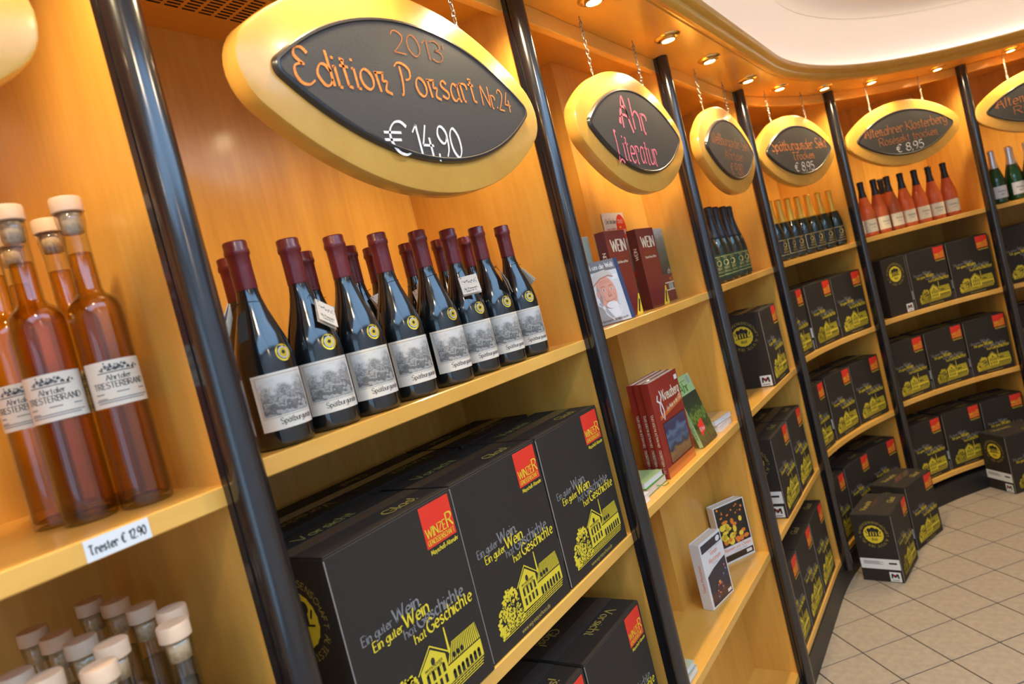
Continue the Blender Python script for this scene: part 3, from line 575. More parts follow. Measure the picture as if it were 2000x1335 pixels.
def sekt_bottle(kind):
    r = .0420; H = .312
    gl, fo, fz = {'gold': ('olive_glass', 'foil_gold', .192), 'black': ('olive_glass', 'foil_black', .176), 'rose': ('rose_glass', 'foil_black', .222), 'green': ('green_glass', 'foil_silver', .205)}[kind]
    prof = [(0, .008), (.020, .006), (.034, 0), (.0405, .003), (r, .010), (r, .120), (.0412, .134), (.0382, .152), (.0333, .172), (.0280, .192), (.0232, .212), (.0193, .232), (.0165, .250), (.0150, .264), (.0148, .285), (0, .286)]
    b = MB(); b.lathe(prof, 30); glass = b.mesh('sparkling_bottle_glass', gl, 'all')
    rad = lambda z: next((a[0] + (c[0] - a[0])*(z - a[1])/(c[1] - a[1]) for a, c in zip(prof[3:], prof[4:]) if a[1] <= z <= c[1]), .0148)
    zs = [fz + (.266 - fz)*k/8 for k in range(9)]
    fp = [(rad(z) + .0007, z) for z in zs] + [(.0163, .270), (.0172, .276), (.0164, .282), (.0160, .290), (.0172, .296), (.0178, .303), (.0168, .309), (.0120, H), (0, H)]
    b = MB(); b.lathe(fp, 24); foil = b.mesh('sparkling_foil', fo, 'all')
    R = r + .0005; b = MB(); q = MB(); f = cyl(R + .0004); f2 = cyl(R + .0007)
    if kind in ('gold', 'black'):
        wrap(b, .086, .022, .112, R, 0, 16)
        for x in (-.036, .036): line(q, [(x, .030), (x, .104)], .0022, f, 0)
        for z in (.030, .104): line(q, [(-.036 + .0072*k, z) for k in range(11)], .0022, f, 0)
        disc(q, 0, .078, .013, f, 0, 14); disc(q, 0, .079, .006, f2, 1, 8)
        text(q, 'SEKT', -.014, .052, .010, f, 0, (.8, .4, .5), w=.028); text(q, 'TROCKEN', -.020, .040, .006, f, 0, (.8, .5, .5), w=.040)
        text(q, 'Ahr', -.010, .094, .007, f, 0, (.8, .5, .5), w=.020)
        lm = 'label_green' if kind == 'black' else 'label_black'; inks = ['label_gold', lm]
    elif kind == 'rose':
        wrap(b, .090, .022, .094, R, 0, 16); text(q, 'Klosterberg', -.022, .062, .009, f, 0, (.8, .4, .5), w=.046); text(q, 'trocken', -.013, .046, .006, f, 0, (.8, .4, .5), w=.026); lm = 'paper_cream'; inks = ['ink_grey', 'ink_dim']
    else:
        wrap(b, .080, .030, .100, R, 0, 16); text(q, 'Riesling', -.020, .066, .009, f, 0, (.8, .4, .5), w=.040); text(q, 'Sekt', -.010, .048, .008, f, 0, (.8, .4, .5), w=.022); lm = 'paper_white'; inks = ['ink_black', 'ink_dim']
    return [('bottle_glass', glass), ('foil', foil), ('front_label', b.mesh('sparkling_label', lm, 'all'), [('lettering', q.mesh('sparkling_print', inks, recalc=False))])]
def spirit_bottle(liq):
    r = .0303; H = .392
    outer = [(0, .004), (.022, .003), (.028, 0), (.0297, .002), (r, .008), (r, .240), (.0297, .250), (.0280, .259), (.0225, .2655), (.0165, .270), (.0142, .276), (.0140, .340), (.0150, .352), (.0165, .362), (.0168, .372), (.0130, .3725)]
    b = MB(); b.lathe(outer, 32, caps=False); glass = b.mesh('spirit_glass', 'clear_glass', 'all')
    top = .322
    inn = [(0, .014), (.016, .013), (.026, .008), (r - .0022, .012), (r - .0020, .240), (.0277, .249), (.0262, .257), (.0210, .2635), (.0148, .2685), (.0126, .276), (.0124, top), (0, top - .0005)]
    b = MB(); b.lathe(inn, 32); lq = b.mesh('spirit_liquid', liq, 'all')
    b = MB(); b.lathe([(.0005, .348), (.0120, .348), (.0128, .3725), (.0, .3728)], 20); ck = b.mesh('spirit_cork', 'cork', 'all')
    b = MB(); b.lathe([(0, .3730), (.0165, .3730), (.0180, .3740), (.0182, .3900), (.0172, .3918), (0, H)], 26); st = b.mesh('spirit_stopper', 'beech', True)
    parts = [('bottle_glass', glass), ('liquid', lq), ('stopper', st, [('cork', ck)])]
    R = r + .0004
    b = MB(); wrap(b, .078, .128, .184, R, 0, 16); lab = b.mesh('spirit_label', 'paper', 'all')
    q = MB(); f = cyl(R + .0004)
    text(q, 'Ahrtaler', -.014, .160, .0066, f, 0, (.7, .3, .5), w=.028, serif=.8); text(q, 'TRESTERBRAND', -.030, .1505, .0072, f, 0, (.7, .3, .5), w=.060, serif=.8)
    for z, x0, x1 in ((.1445, -.030, -.020), (.1445, -.006, .008), (.1445, .020, .030), (.1385, -.030, -.018), (.1365, -.032, .032), (.1338, -.030, .026)): line(q, [(x0 + (x1 - x0)*k/8, z) for k in range(9)], .0011, f, 1)
    rn = random.Random(5)
    for k in range(60): disc(q, rn.gauss(0, .010), .172 + abs(rn.gauss(0, .0028)), rn.uniform(.0008, .0018), f, 0 if rn.random() < .6 else 1, 6)
    line(q, [(-.022 + .0044*k, .1695) for k in range(11)], .0009, f, 0)
    for a in (-.037, .037): line(q, [(a, .131), (a, .181)], .0003, f, 1)
    parts.append(('front_label', lab, [('lettering', q.mesh('spirit_print', ['ink_black', 'ink_grey'], recalc=False))]))
    return parts

# ------------------------------------------------------------------ the setting
POST = [-.50, .466, 1.428, 2.366, 3.305, 4.182, 5.08, 5.95, 6.85]     # uprights along the wall
ZT = .734                                                            # underside of the soffit, over the eye
def steps(a, b, d=.08):
    n = max(1, int(round((b - a)/d))); return [a + (b - a)*k/n for k in range(n + 1)]
# floor: grout bed with real tiles laid diagonally
b = MB(); b.box(-1.6, 1.78, -2.2, 6.2, -.06, -.003); fl = tag(link('floor', b.mesh('floor_bed', 'grout')), kind='structure')
TS = .2135; hgap = .0026
tile = MB(); tile.box(-TS/2 + hgap, TS/2 - hgap, -TS/2 + hgap, TS/2 - hgap, -.004, 0, .0012); tile_m = tile.mesh('floor_tile', 'tile')
TO = Vector((-.353*1.015, 2.994*1.015, 0)); rest = MB(); cand = []
for i in range(-30, 31):
    for j in range(-30, 31):
        c = TO + Vector(((i + .5)*TS*math.cos(PI/4) - (j + .5)*TS*math.sin(PI/4), (i + .5)*TS*math.sin(PI/4) + (j + .5)*TS*math.cos(PI/4), 0))
        if -1.2 < c.x < 1.66 and -2.05 < c.y < 6.05: cand.append(c)
# the ones in and round the part of the floor that the picture shows are pieces of their own
cand.sort(key=lambda c: (c - Vector((-.05, 3.35, 0))).length)
for c in cand[:280]:
    o = link('tile', tile_m, fl, c); o.rotation_euler.z = PI/4
q = TS/2 - hgap
for c in cand[280:]:
    d = q*math.sqrt(2); rest.add([c + Vector((d, 0, 0)), c + Vector((0, d, 0)), c + Vector((-d, 0, 0)), c + Vector((0, -d, 0))], [(0, 1, 2, 3)])
tag(link('far_tiles', rest.mesh('floor_tiles_rest', 'tile'), fl), kind='stuff')
# ceiling with its cove
b = MB(); b.box(-1.6, .15, -2.2, 6.6, 2.66, 2.74); b.box(1.60, 1.78, -2.2, 6.6, 2.66, 2.74); b.box(.15, 1.60, -2.2, -1.80, 2.66, 2.74); b.box(.15, 1.60, 2.40, 6.6, 2.66, 2.74)
wf = MB()
for x in (.15, 1.56): wf.box(x, x + .04, -1.80, 2.40, 2.67, 2.73, .004)
for y in (-1.80, .29, 2.36): wf.box(.19, 1.56, y, y + .04 - .02*(y == .29), 2.672, 2.728, .003)
wo = tag(link('added_roof_light', wf.mesh('added_roof_frame', 'frame_white')), kind='structure')  # unseen roof light over the aisle, added so bottle shoulders reflect blue
for y, l2 in ((-1.76, 2.05), (.31, 2.05)):
    g = MB(); g.box(.19, 1.56, y, y + l2, 2.70, 2.704); link('pane', g.mesh('added_roof_pane', 'window_glass'), wo)
tag(link('ceiling', b.mesh('ceiling', 'plaster')), kind='structure')
cove = [(.06, .775), (.120, .775), (.125, .84)] + [(.125 + .16*(1 - math.cos(t)), .84 + .159*math.sin(t)) for t in (PI/2*k/8 for k in range(1, 9))] + [(.06, .9995)]
b = MB(); b.sweep(cove, steps(-2.1, 6.75, .1)); tag(link('trim_1', b.mesh('ceiling_cove', 'plaster', True)), kind='structure')
# soffit board with its moulded nose
sof = [(-.005, ZT), (.186, ZT), (.190, ZT + .004), (.196, ZT + .004), (.200, ZT - .002), (.212, ZT - .004), (.222, ZT + .003), (.227, ZT + .012), (.228, ZT + .020), (.234, ZT + .024), (.243, ZT + .030), (.247, ZT + .040), (.246, ZT + .052), (.238, ZT + .060), (.225, ZT + .062), (.218, ZT + .045), (-.005, ZT + .040)]
b = MB(); b.sweep(sof, steps(-2.1, 6.75, .07)); tag(link('trim_2', b.mesh('soffit', 'wood_soffit', True)), kind='structure')
# lamp strip lying in the cove behind the moulding
b = MB(); b.sweep([(.136, ZT + .0455), (.172, ZT + .0455), (.172, ZT + .058), (.136, ZT + .058)], steps(-2.0, 6.7, .3))
o = link('cove_light_strip', b.mesh('cove_light_strip', 'led')); tag(o, 'warm cove light strip hidden behind the curved wooden moulding', 'light')
# wall behind the shelving, plinth under it
b = MB(); b.sweep([(-.46, -1.66), (-.455, -1.66), (-.455, .999), (-.50, .999), (-.50, -1.66)], steps(-2.1, 6.75, .1)); tag(link('wall_left', b.mesh('wall_behind_shelves', 'plaster')), kind='structure')
b = MB(); b.sweep([(-.44, -1.66), (.006, -1.66), (.006, -1.556), (-.44, -1.556)], steps(POST[0], POST[7], .07)); tag(link('baseboard_left', b.mesh('plinth', 'plinth', True)), kind='structure')
# the rest of the room: window wall opposite and back wall
b = MB()
XW = 1.70
def wl(y0, y1, z0, z1): b.box(XW, XW + .08, y0, y1, z0, z1)
wl(-2.2, 6.1, 0, 2.66)
tag(link('wall_right', b.mesh('window_wall', 'plaster')), kind='structure')
b = MB(); b.box(-1.3, .05, -2.2, -2.1, 0, 2.66); b.box(1.45, 1.78, -2.2, -2.1, 0, 2.66); b.box(.05, 1.45, -2.2, -2.1, 2.27, 2.66)
d = MB()
for x in (.05, .72, 1.37): d.box(x, x + .08, -2.17, -2.12, 0, 2.27, .004)
for z in (0.004, 2.19): d.box(.13, 1.37, -2.168, -2.122, z, z + .08, .004)
dr = tag(link('added_glass_door', d.mesh('added_door_frame', 'frame_white')), kind='structure')  # unseen glass door behind the viewer, added for the posts' blue highlight
for x in (.13, .80):
    g = MB(); g.box(x, x + .59 - .02*(x > .5), -2.148, -2.144, .084, 2.19); link('pane', g.mesh('added_door_pane', 'window_glass'), dr)
tag(link('wall_back', b.mesh('back_wall', 'plaster')), kind='structure')
b = MB(); b.box(-1.6, 1.78, 6.0, 6.1, 0, 2.66); tag(link('wall_front', b.mesh('end_wall', 'plaster')), kind='structure')
# ------------------------------------------------------------------ shelving units, one to a bay
DIV = .028
LEVELS = [(-.122, -.647, -1.08, -1.527), (-.107, -.593, -1.070, -1.527), (-.100, -.575, -1.065, -1.527), (-.094, -.580, -1.070, -1.527), (-.088, -.563, -1.045, -1.520), (-.082, -.553, -1.022, -1.500), (-.083, -.552, -1.020, -1.498)]
NAMES = ['nearest maple shelving bay at the left edge, holding the clear spirit bottles', 'maple shelving bay under the largest chalkboard, holding red wine and cartons', 'narrow-backed maple shelving bay filled with books', 'maple shelving bay right of the books, with black-capped sparkling wine',
         'curved maple shelving bay with the gold-topped sparkling wine', 'curved maple shelving bay with the rosé bottles', 'maple shelving bay at the right edge, with the silver-topped green bottles']
def board(s0, s1, off0, off1, z0, z1, nm, mat, root, parent=None, bev=.0015):
    b = MB(); L = root.location
    pr = [(off0, z0), (off1 - bev, z0), (off1, z0 + bev), (off1, z1 - bev), (off1 - bev, z1), (off0, z1)]
    b.sweep(pr, steps(s0, s1, .06 if s1 > Y0 else 2.0)); b.v = [tuple(Vector(v) - L) for v in b.v]
    return link(nm, b.mesh(nm, mat, True if s1 > Y0 else False), parent or root)
for i in range(7):
    a, e = POST[i] + DIV/2, POST[i + 1] - DIV/2
    root = empty('shelving_unit', P((a + e)/2, -.2, -1.555)); tag(root, NAMES[i], 'shelving', 'maple shelving bays along the wall')
    L = root.location
    board(a, e, -.445, -.43, -1.555, ZT - .002, 'back_panel', 'wood_up', root)
    for k, z in enumerate(LEVELS[i]):
        if i == 2 and k < 3:
            # boards of the book bay are cut round the shaft behind
            board(a, 1.90, -.43, 0, z - .026, z, 'shelf', 'wood_edge', root); board(1.90, e, -.1605, 0, z - .026, z, 'shelf', 'wood_edge', root)
        else: board(a, e, -.43, 0, z - .026, z, 'shelf', 'wood_edge', root)
    board(a, e, -.43, -.022, ZT - .014, ZT, 'top_panel', 'wood_soffit', root)
    board(a, e, -.021, .0, ZT - .046, ZT - .0005, 'header_rail', 'wood_edge', root)
    if i == 2: board(1.90, e, -.43, -.1605, -1.527, ZT - .014, 'shaft_panel', 'wood_up', root)
    # right-hand upright with its black round post
    for j in ((i, i + 1) if i == 0 else (i + 1,)):
        s = POST[j]
        board(s - DIV/2, s + DIV/2, -.43, -.001, -1.555, ZT, 'upright', 'wood_up', root)
        c = P(s, .022, -1.58) - L
        b = MB(); b.lathe([(.0205, 0), (.0225, .004), (.0225, 1.58 + ZT - .004), (.0215, 1.58 + ZT)], 32, c=c); po = link('post', b.mesh('round_post', 'black_paint', True), root)
        b = MB(); b.sweep([(-.001, -1.57), (.012, -1.57), (.012, ZT - .001), (-.001, ZT - .001)], [s - .022, s + .022]); b.v = [tuple(Vector(v) - L) for v in b.v]; link('backing_strip', b.mesh('post_backing', 'black_paint'), po)
    if i in (1,):       # slotted air vent in the top panel
        vt = MB(); vt.box(-1.150, -1.045, .62, .98, EYE + ZT - .0165, EYE + ZT - .0141, .0005); vt.v = [tuple(Vector(v) - L) for v in vt.v]; vo = link('vent_grille', vt.mesh('vent_plate', 'wood_soffit'), root)
        sl = MB(); sl.box(-.0022, .0022, -.013, .013, -.0004, .0004); slm = sl.mesh('vent_slot', 'vent_dark')
        for r in range(9):
            for c in range(10): link('slot', slm, vo, Vector((-1.1395 + r*.0105, .645 + c*.0345, EYE + ZT - .0168)) - L)

# ------------------------------------------------------------------ recessed spot lamps in the soffit
lamp_ring = MB(); lamp_ring.lathe([(.0215, -.001), (.0235, -.007), (.036, -.006), (.042, -.002), (.0425, 0)], 28, caps=False); lamp_ring.lathe([(.020, .004), (.0205, -.013), (.0225, -.014), (.0245, -.012), (.0245, -.004)], 28, caps=False); lr_m = lamp_ring.mesh('spot_ring', 'brass', True)
lamp_b = MB(); lamp_b.lathe([(0, -.0112), (.012, -.0110), (.0203, -.009), (.0203, -.004), (0, -.004)], 24); lb_m = lamp_b.mesh('spot_lamp', 'bulb', True)
LAMPS = [-.26, .24, .78, 1.27, 1.677, 2.20, 2.62, 3.15, 3.575, 4.02, 4.407, 4.865, 5.30, 5.72]
LN = {1.677: 'recessed brass spotlight cut by the top edge of the picture', 2.20: 'recessed brass spotlight above the third black post', 2.62: 'recessed brass spotlight left above the narrow third chalkboard', 3.15: 'recessed brass spotlight right above the narrow third chalkboard', 3.575: 'recessed brass spotlight in the bend of the soffit', 4.02: 'recessed brass spotlight at the top of the fifth black post', 4.407: 'recessed brass spotlight above left end of the rosé bay chalkboard', 4.865: 'recessed brass spotlight above right end of the rosé bay chalkboard', 5.30: 'recessed brass spotlight at the right edge of the picture'}
for s in LAMPS:
    root = place('recessed_spotlight', [('ring', lr_m), ('bulb', lb_m)], P(s, .113, ZT), 0, LN.get(s, 'recessed brass spotlight out of view, lighting the %s' % {-.26: 'bay beyond the left edge', .24: 'amber spirit bottles', .78: 'left half of the red wine', 1.27: 'right half of the red wine', 5.72: 'bay beyond the right edge'}.get(s)), 'light', 'spotlights in the soffit')
    l = bpy.data.lights.new('spot_beam', 'SPOT'); l.energy = SPOT_W; l.color = WARM; l.spot_size = math.radians(150); l.spot_blend = .75; l.shadow_soft_size = .022
    o = bpy.data.objects.new('spot_beam', l); C.objects.link(o); o.parent = root; o.location = (0, 0, -.022)
# ceiling downlights over the aisle, behind the viewer
for x, y in ((.09, -1.2), (.09, .0), (.09, 1.2), (1.65, .0)):
    root = place('ceiling_downlight', [('ring', lr_m), ('bulb', lb_m)], (x, y, 2.66), 0, 'small ceiling downlight out of view, %s' % {(.09, -1.2): 'between shelves and glass door', (.09, .0): 'above the viewer', (.09, 1.2): 'in front of the red wine', (1.65, -1.2): 'by the glass door, window side', (1.65, .0): 'opposite the spirit bottles', (1.65, 1.2): 'opposite the red wine'}[x, y], 'light', 'downlights over the aisle')
    l = bpy.data.lights.new('downlight_beam', 'SPOT'); l.energy = ROOM_W; l.color = (1.0, .74, .46); l.spot_size = math.radians(160); l.spot_blend = .8; l.shadow_soft_size = .04
    o = bpy.data.objects.new('downlight_beam', l); C.objects.link(o); o.parent = root; o.location = (0, 0, -.022)

# ------------------------------------------------------------------ hanging chalkboard signs
LA, LB = .302, .105
LR = (LA*LA + LB*LB)/(2*LB); LM = math.asin(LA/LR)
def lens(r, n=26, m=9):
    """outline of a pointed oval grown by r, rounded at its ends"""
    pts = []
    for sgn in (1, -1):
        for k in range(n + 1):
            t = -LM + 2*LM*k/n; x = (LR + r)*math.sin(t); z = LB - LR + (LR + r)*math.cos(t); pts.append((sgn*x, sgn*z))
        for k in range(1, m):
            t = LM + (PI - 2*LM)*k/m; pts.append((sgn*(LA + r*math.sin(t)), sgn*(r*math.cos(t))))
    return pts
def loft(mb, rings, mis):
    n = len(lens(0.01)); k0 = len(mb.v)
    vs = []
    for r, y in rings: vs += [(x, y, z) for x, z in lens(r)]
    fs = []; mi = []
    for i in range(len(rings) - 1):
        for k in range(n): fs.append((i*n + k, i*n + (k + 1) % n, (i + 1)*n + (k + 1) % n, (i + 1)*n + k)); mi.append(mis[i])
    mb.v += vs; mb.f += [tuple(a + k0 for a in f) for f in fs]; mb.mi += mi
    mb.f.append(tuple(k0 + (len(rings) - 1)*n + k for k in range(n))); mb.mi.append(mis[-1])
    mb.f.append(tuple(k0 + k for k in range(n))[::-1]); mb.mi.append(mis[0])
b = MB(); loft(b, [(.067, .018), (.0715, .0165), (.073, .013), (.073, -.012), (.0715, -.0165), (.067, -.018)], [0]*6); sign_board = b.mesh('sign_board', 'wood_sign', True)
b = MB(); loft(b, [(.0195, -.0181), (.0195, -.0240), (.0170, -.0282), (.0130, -.0290), (.0110, -.0272)], [0, 0, 0, 0, 0]); slate_rim = b.mesh('slate_rim', 'slate_rim', True)
b = MB(); loft(b, [(.0108, -.0265), (.0106, -.0276)], [0, 0]); slate_face = b.mesh('slate_face', 'slate')
FS = lambda u, v: Vector((u, -.0281, v))
def chain_mesh(h):
    b = MB(); n = max(3, int(h/.0105)); st = h/n
    for k in range(n):
        z = -st*(k + .5); tw = k % 2; ll = st*.68; ww = .0042
        pts = []
        for q in range(12):
            t = 2*PI*q/12; X = ww*math.cos(t); Z = ll*math.sin(t)
            pts.append(((X, 0, z + Z) if tw else (0, X, z + Z)))
        b.tube(pts, .00105, 5, closed=True)
    return b.mesh('sign_chain', 'steel', 'all')
CHL = .115; ch_m = chain_mesh(CHL)
b = MB(); b.tube([(0, 0, .012), (0, 0, .004), (.005, 0, 0), (.0055, 0, -.006), (0, 0, -.0095), (-.005, 0, -.006)], .0016, 6); hook_m = b.mesh('ceiling_hook', 'steel', 'all')
b = MB(); b.tube([(.0055*math.cos(2*PI*k/14), 0, .0055*math.sin(2*PI*k/14)) for k in range(14)], .0015, 6, closed=True); b.tube([(0, 0, -.006), (0, 0, -.016)], .0015, 6); eye_m = b.mesh('screw_eye', 'steel', 'all')
def sign(s, zc, lines, label, off=.036, half=.176, rot=0):
    root = empty('chalkboard_sign', P(s, off, zc), (0, 0, yaw(s) + rot)); tag(root, label, 'sign', 'hanging chalkboard signs')
    link('board', sign_board, root); sl = link('slate', slate_face, root); link('slate_rim', slate_rim, sl)
    by = {}
    for t, u0, u1, v0, h, mat, fn, pen in lines:
        q = by.setdefault(mat, MB()); text(q, t, u0, v0[0], h, FS, 0, pen, CH if fn else GL, w=u1 - u0, rot=math.atan2(v0[1] - v0[0], u1 - u0), k=6, wob=.25, sp=1.6)
    for mat, q in by.items(): link('chalk_lettering', q.mesh('chalk_lettering', mat, recalc=False), root)
    top = ZT - zc - .012
    zb = LB - LR + math.sqrt((LR + .073)**2 - half**2)
    for sx in (-half, half):
        c = link('chain', ch_m, root, (sx, 0, top - .004)); c.scale.z = (top - .008 - (zb + .019))/CHL
        e = link('screw_eye', eye_m, root, (sx, 0, zb + .0145)); hk = link('hook', hook_m, root, (sx, 0, top))
    return root
PC = (.46, .22, .7); PCB = (.56, .24, .7)
sign(-.02, .42, [('Trester', -.2, .2, (-.02, -.02), .07, 'chalk_orange', 1, PC)], 'chalkboard sign in maple oval cut off by the left edge')
sign(.957, .410, [("2013'", -.066, .074, (.062, .062), .038, 'chalk_rust', 1, PC), ('Edition', -.290, -.098, (-.024, -.012), .054, 'chalk_orange', 1, PCB), ('Ponsart', -.072, .142, (-.012, -.002), .054, 'chalk_orange', 1, PCB), ('Nr.24', .160, .258, (-.004, -.010), .042, 'chalk_orange', 1, PC),
     ('\u20ac', -.140, -.085, (-.116, -.116), .056, 'chalk_white', 0, PCB), ('14,90', -.072, .054, (-.116, -.114), .054, 'chalk_white', 0, PCB)], 'largest chalkboard sign, orange chalk lettering and white price 14,90', .044)
sign(1.915, .42, [('Ahr', -.135, .060, (.002, 0), .092, 'chalk_pink', 1, PCB), ('Literatur', -.200, .080, (-.094, -.100), .080, 'chalk_pink', 1, (.40, .22, .7))], 'chalkboard sign with pink chalk lettering above the bookshelves')
sign(2.845, .42, [('Wei\u00dfburgunder-Sekt', -.255, .255, (.012, .004), .045, 'chalk_rust', 1, PC), ('Ahrtaler', -.13, .13, (-.044, -.046), .038, 'chalk_rust', 1, PC), ('\u20ac 9,80', -.085, .085, (-.105, -.105), .046, 'chalk_rust', 0, PCB)], 'narrow-looking third chalkboard sign with faded rust lettering over black-capped bottles')
sign(3.705, .43, [('Sp\u00e4tburgunder Sekt', -.275, .270, (.002, .002), .050, 'chalk_orange', 1, PC), ('Trocken', -.10, .12, (-.048, -.048), .038, 'chalk_orange', 1, PC), ('\u20ac 8,95', -.10, .09, (-.105, -.105), .042, 'chalk_white', 0, PCB)], 'chalkboard sign with orange lettering hanging over the gold-topped bottles', .066)
sign(4.60, .432, [('Altenahrer Klosterberg', -.275, .275, (.006, .006), .052, 'chalk_rust', 1, PC), ('Ros\u00e9sekt trocken', -.19, .20, (-.050, -.050), .044, 'chalk_rust', 1, PC), ('\u20ac 8,95', -.09, .09, (-.102, -.102), .042, 'chalk_white', 0, PCB)], 'chalkboard sign with two rust lines hanging over the rosé bottles', .066)
sign(5.47, .432, [('Altenahrer Riesling', -.275, .275, (.006, .006), .052, 'chalk_rust', 1, PC), ('Riesling Sekt', -.19, .20, (-.050, -.050), .044, 'chalk_rust', 1, PC), ('\u20ac 8,95', -.09, .09, (-.102, -.102), .042, 'chalk_white', 0, PCB)], 'chalkboard sign cut off by the right edge of the picture', .066)

# ------------------------------------------------------------------ cartons
CT = carton()
def turned(t):
    """the same carton with its top flaps read from behind"""
    out = []
    for p in t:
        if p[0] == 'flap':
            sub = []
            for n, m in p[2]:
                if n == 'warning_print': m = m.copy(); m.transform(Matrix.Rotation(PI, 4, 'Z'))
                sub.append((n, m))
            p = (p[0], p[1], sub)
        out.append(p)
    return out
CT2 = turned(CT)
CT3 = [(p[0], p[1], [q for q in p[2] if q[0] != 'shipping_label']) for p in CT]     # no shipping label on its end
def box_at(s, z, front, label, group=None, rot=0.0, t=CT, sx=1.0):
    d = BD/2 if abs(math.sin(rot)) < .5 else BW/2
    o = place('wine_carton', t, P(s, front - d, z), yaw(s) + rot, label, 'carton', group); o.scale = (sx, 1, 1)
    return o
ORD = ['left', 'middle', 'right']
z = LEVELS[1][1]
for k, s in enumerate((.690, .973, 1.254)):
    box_at(s, z + .0005, (.003, -.004, -.004)[k], 'black wine carton, front row %s under the wine bottles' % ORD[k], 'cartons on the second shelf of the wine bay', rot=(.0, .0, 0)[k])
    box_at(s + (.004, -.003, .0)[k], z + .0005, -.206, 'black wine carton, back row %s behind the big cartons' % ORD[k], 'cartons on the second shelf of the wine bay', rot=PI)
z = LEVELS[1][2]
box_at(1.226, z + .0005, -.003, 'black carton at bottom centre with top lettering upside down', 'cartons on the third shelf of the wine bay', t=CT2)
box_at(.940, z + .0005, .000, 'black carton cut by the bottom edge, left of another carton', 'cartons on the third shelf of the wine bay')
G3 = 'cartons in the bay right of the books'
box_at(3.056, LEVELS[3][1] + .0005, -.003, 'single black carton showing its round yellow emblem below the black-capped bottles', G3, t=CT3)
for k, s in enumerate((2.522, 2.806, 3.088)): box_at(s, LEVELS[3][2] + .0005, (-.085, -.004, -.006)[k], 'black carton, %s of three on third shelf right of the books' % ORD[k], G3, sx=.98)
for k, s in enumerate((2.524, 2.800, 3.076)): box_at(s, LEVELS[3][3] + .0005, -.006, 'black carton, %s of three on bottom shelf right of the books' % ORD[k], G3, sx=.98)
G4 = 'cartons in the curved bay of the gold-topped bottles'
for r, nm in ((1, 'upper'), (2, 'middle'), (3, 'lowest')):
    for k, s in enumerate((3.470, 3.758, 4.027)):
        box_at(s, LEVELS[4][r] + .0005, -.012 - .004*k*(r - 1), 'black carton, %s of the %s row below the gold-topped bottles' % (ORD[k], nm), G4, sx=.95)
G5 = 'cartons in the curved bay of the rosé bottles'
box_at(4.418, LEVELS[5][1] + .0005, -.015, 'black carton turned emblem side out below the rosé bottles', G5, rot=PI/2, t=CT3)
for r, nm in ((1, 'upper'), (2, 'middle'), (3, 'lowest')):
    for k, s in enumerate((4.374, 4.648, 4.918)):
        if r == 1 and k == 0: continue
        box_at(s, LEVELS[5][r] + .0005, -.012, 'black carton, %s of the %s row below the rosé bottles' % (ORD[k], nm), G5, sx=.95)
G6 = 'cartons in the bay at the right edge'
for r, nm in ((1, 'upper'), (2, 'middle'), (3, 'lowest')):
    for k, s in enumerate((5.238, 5.512)):
        box_at(s, LEVELS[6][r] + .0005, (-.012, -.06, -.012)[r - 1], 'black carton, %s of the %s row at the right edge' % (ORD[2*k], nm), G6, sx=.95)
def floor_box(x, y, yw, label):
    X = Vector((math.cos(yw), math.sin(yw), 0)); Y = Vector((-math.sin(yw), math.cos(yw), 0))
    place('wine_carton', CT, Vector((x, y, .0005)) + X*BW/2 + Y*BD/2, yw, label, 'carton', 'cartons standing on the floor')
floor_box(-.553, 3.335, math.radians(82), 'black carton on the floor in front, emblem and shipping label facing the viewer')
floor_box(-.519, 3.690, math.radians(69), 'black carton on the floor behind the nearest floor carton')
floor_box(-.088, 4.425, math.radians(42.5), 'black carton on the floor at the right edge')

# ------------------------------------------------------------------ red wine, two rows under the large sign
D = math.radians
hangs = {0: (-1.9, .5), 1: (.45, -.5), 3: (2.2, .3), 4: (2.4, .2), 5: (-.35, .02), 6: (.95, -.75), 7: (1.9, -.5)}
front = [(.583, -.850), (.676, -.853), (.765, -.850), (.866, -.852), (.972, -.852), (1.068, -.856), (1.160, -.852), (1.262, -.857)]
back = [(.640, -.962), (.790, -.965), (.880, -.948), (.964, -.972), (1.056, -.962), (1.146, -.950), (1.232, -.945)]
ORDN = ['first', 'second', 'third', 'fourth', 'fifth', 'sixth', 'seventh', 'eighth', 'ninth']
plain_wine = wine_bottle(None)
face = [-12, -22, -20, -24, -20, -26, -28, -34]
for k, (y, x) in enumerate(front):
    az = D(face[k])                         # where the label looks, from +x
    t = wine_bottle(hangs[k]) if k in hangs else plain_wine
    if k in hangs: t[:4] = plain_wine[:4]
    place('wine_bottle', t, (x, y, EYE + LEVELS[1][0] + .0003), az + PI/2, 'dark red wine bottle with burgundy capsule, %s from left in the front row' % ORDN[k], 'bottle', 'red wine bottles in the front row')
bh = {1: (.3, -.3), 2: (.6, .2), 4: (-.6, .3)}
for k, (y, x) in enumerate(back):
    t = wine_bottle(bh[k]) if k in bh else plain_wine
    if k in bh: t[:4] = plain_wine[:4]
    place('wine_bottle', t, (x, y, EYE + LEVELS[1][0] + .0003), D(-20 - 5*k % 13) + PI/2, 'dark red wine bottle half hidden, %s from left in the back row' % ORDN[k], 'bottle', 'red wine bottles in the back row')

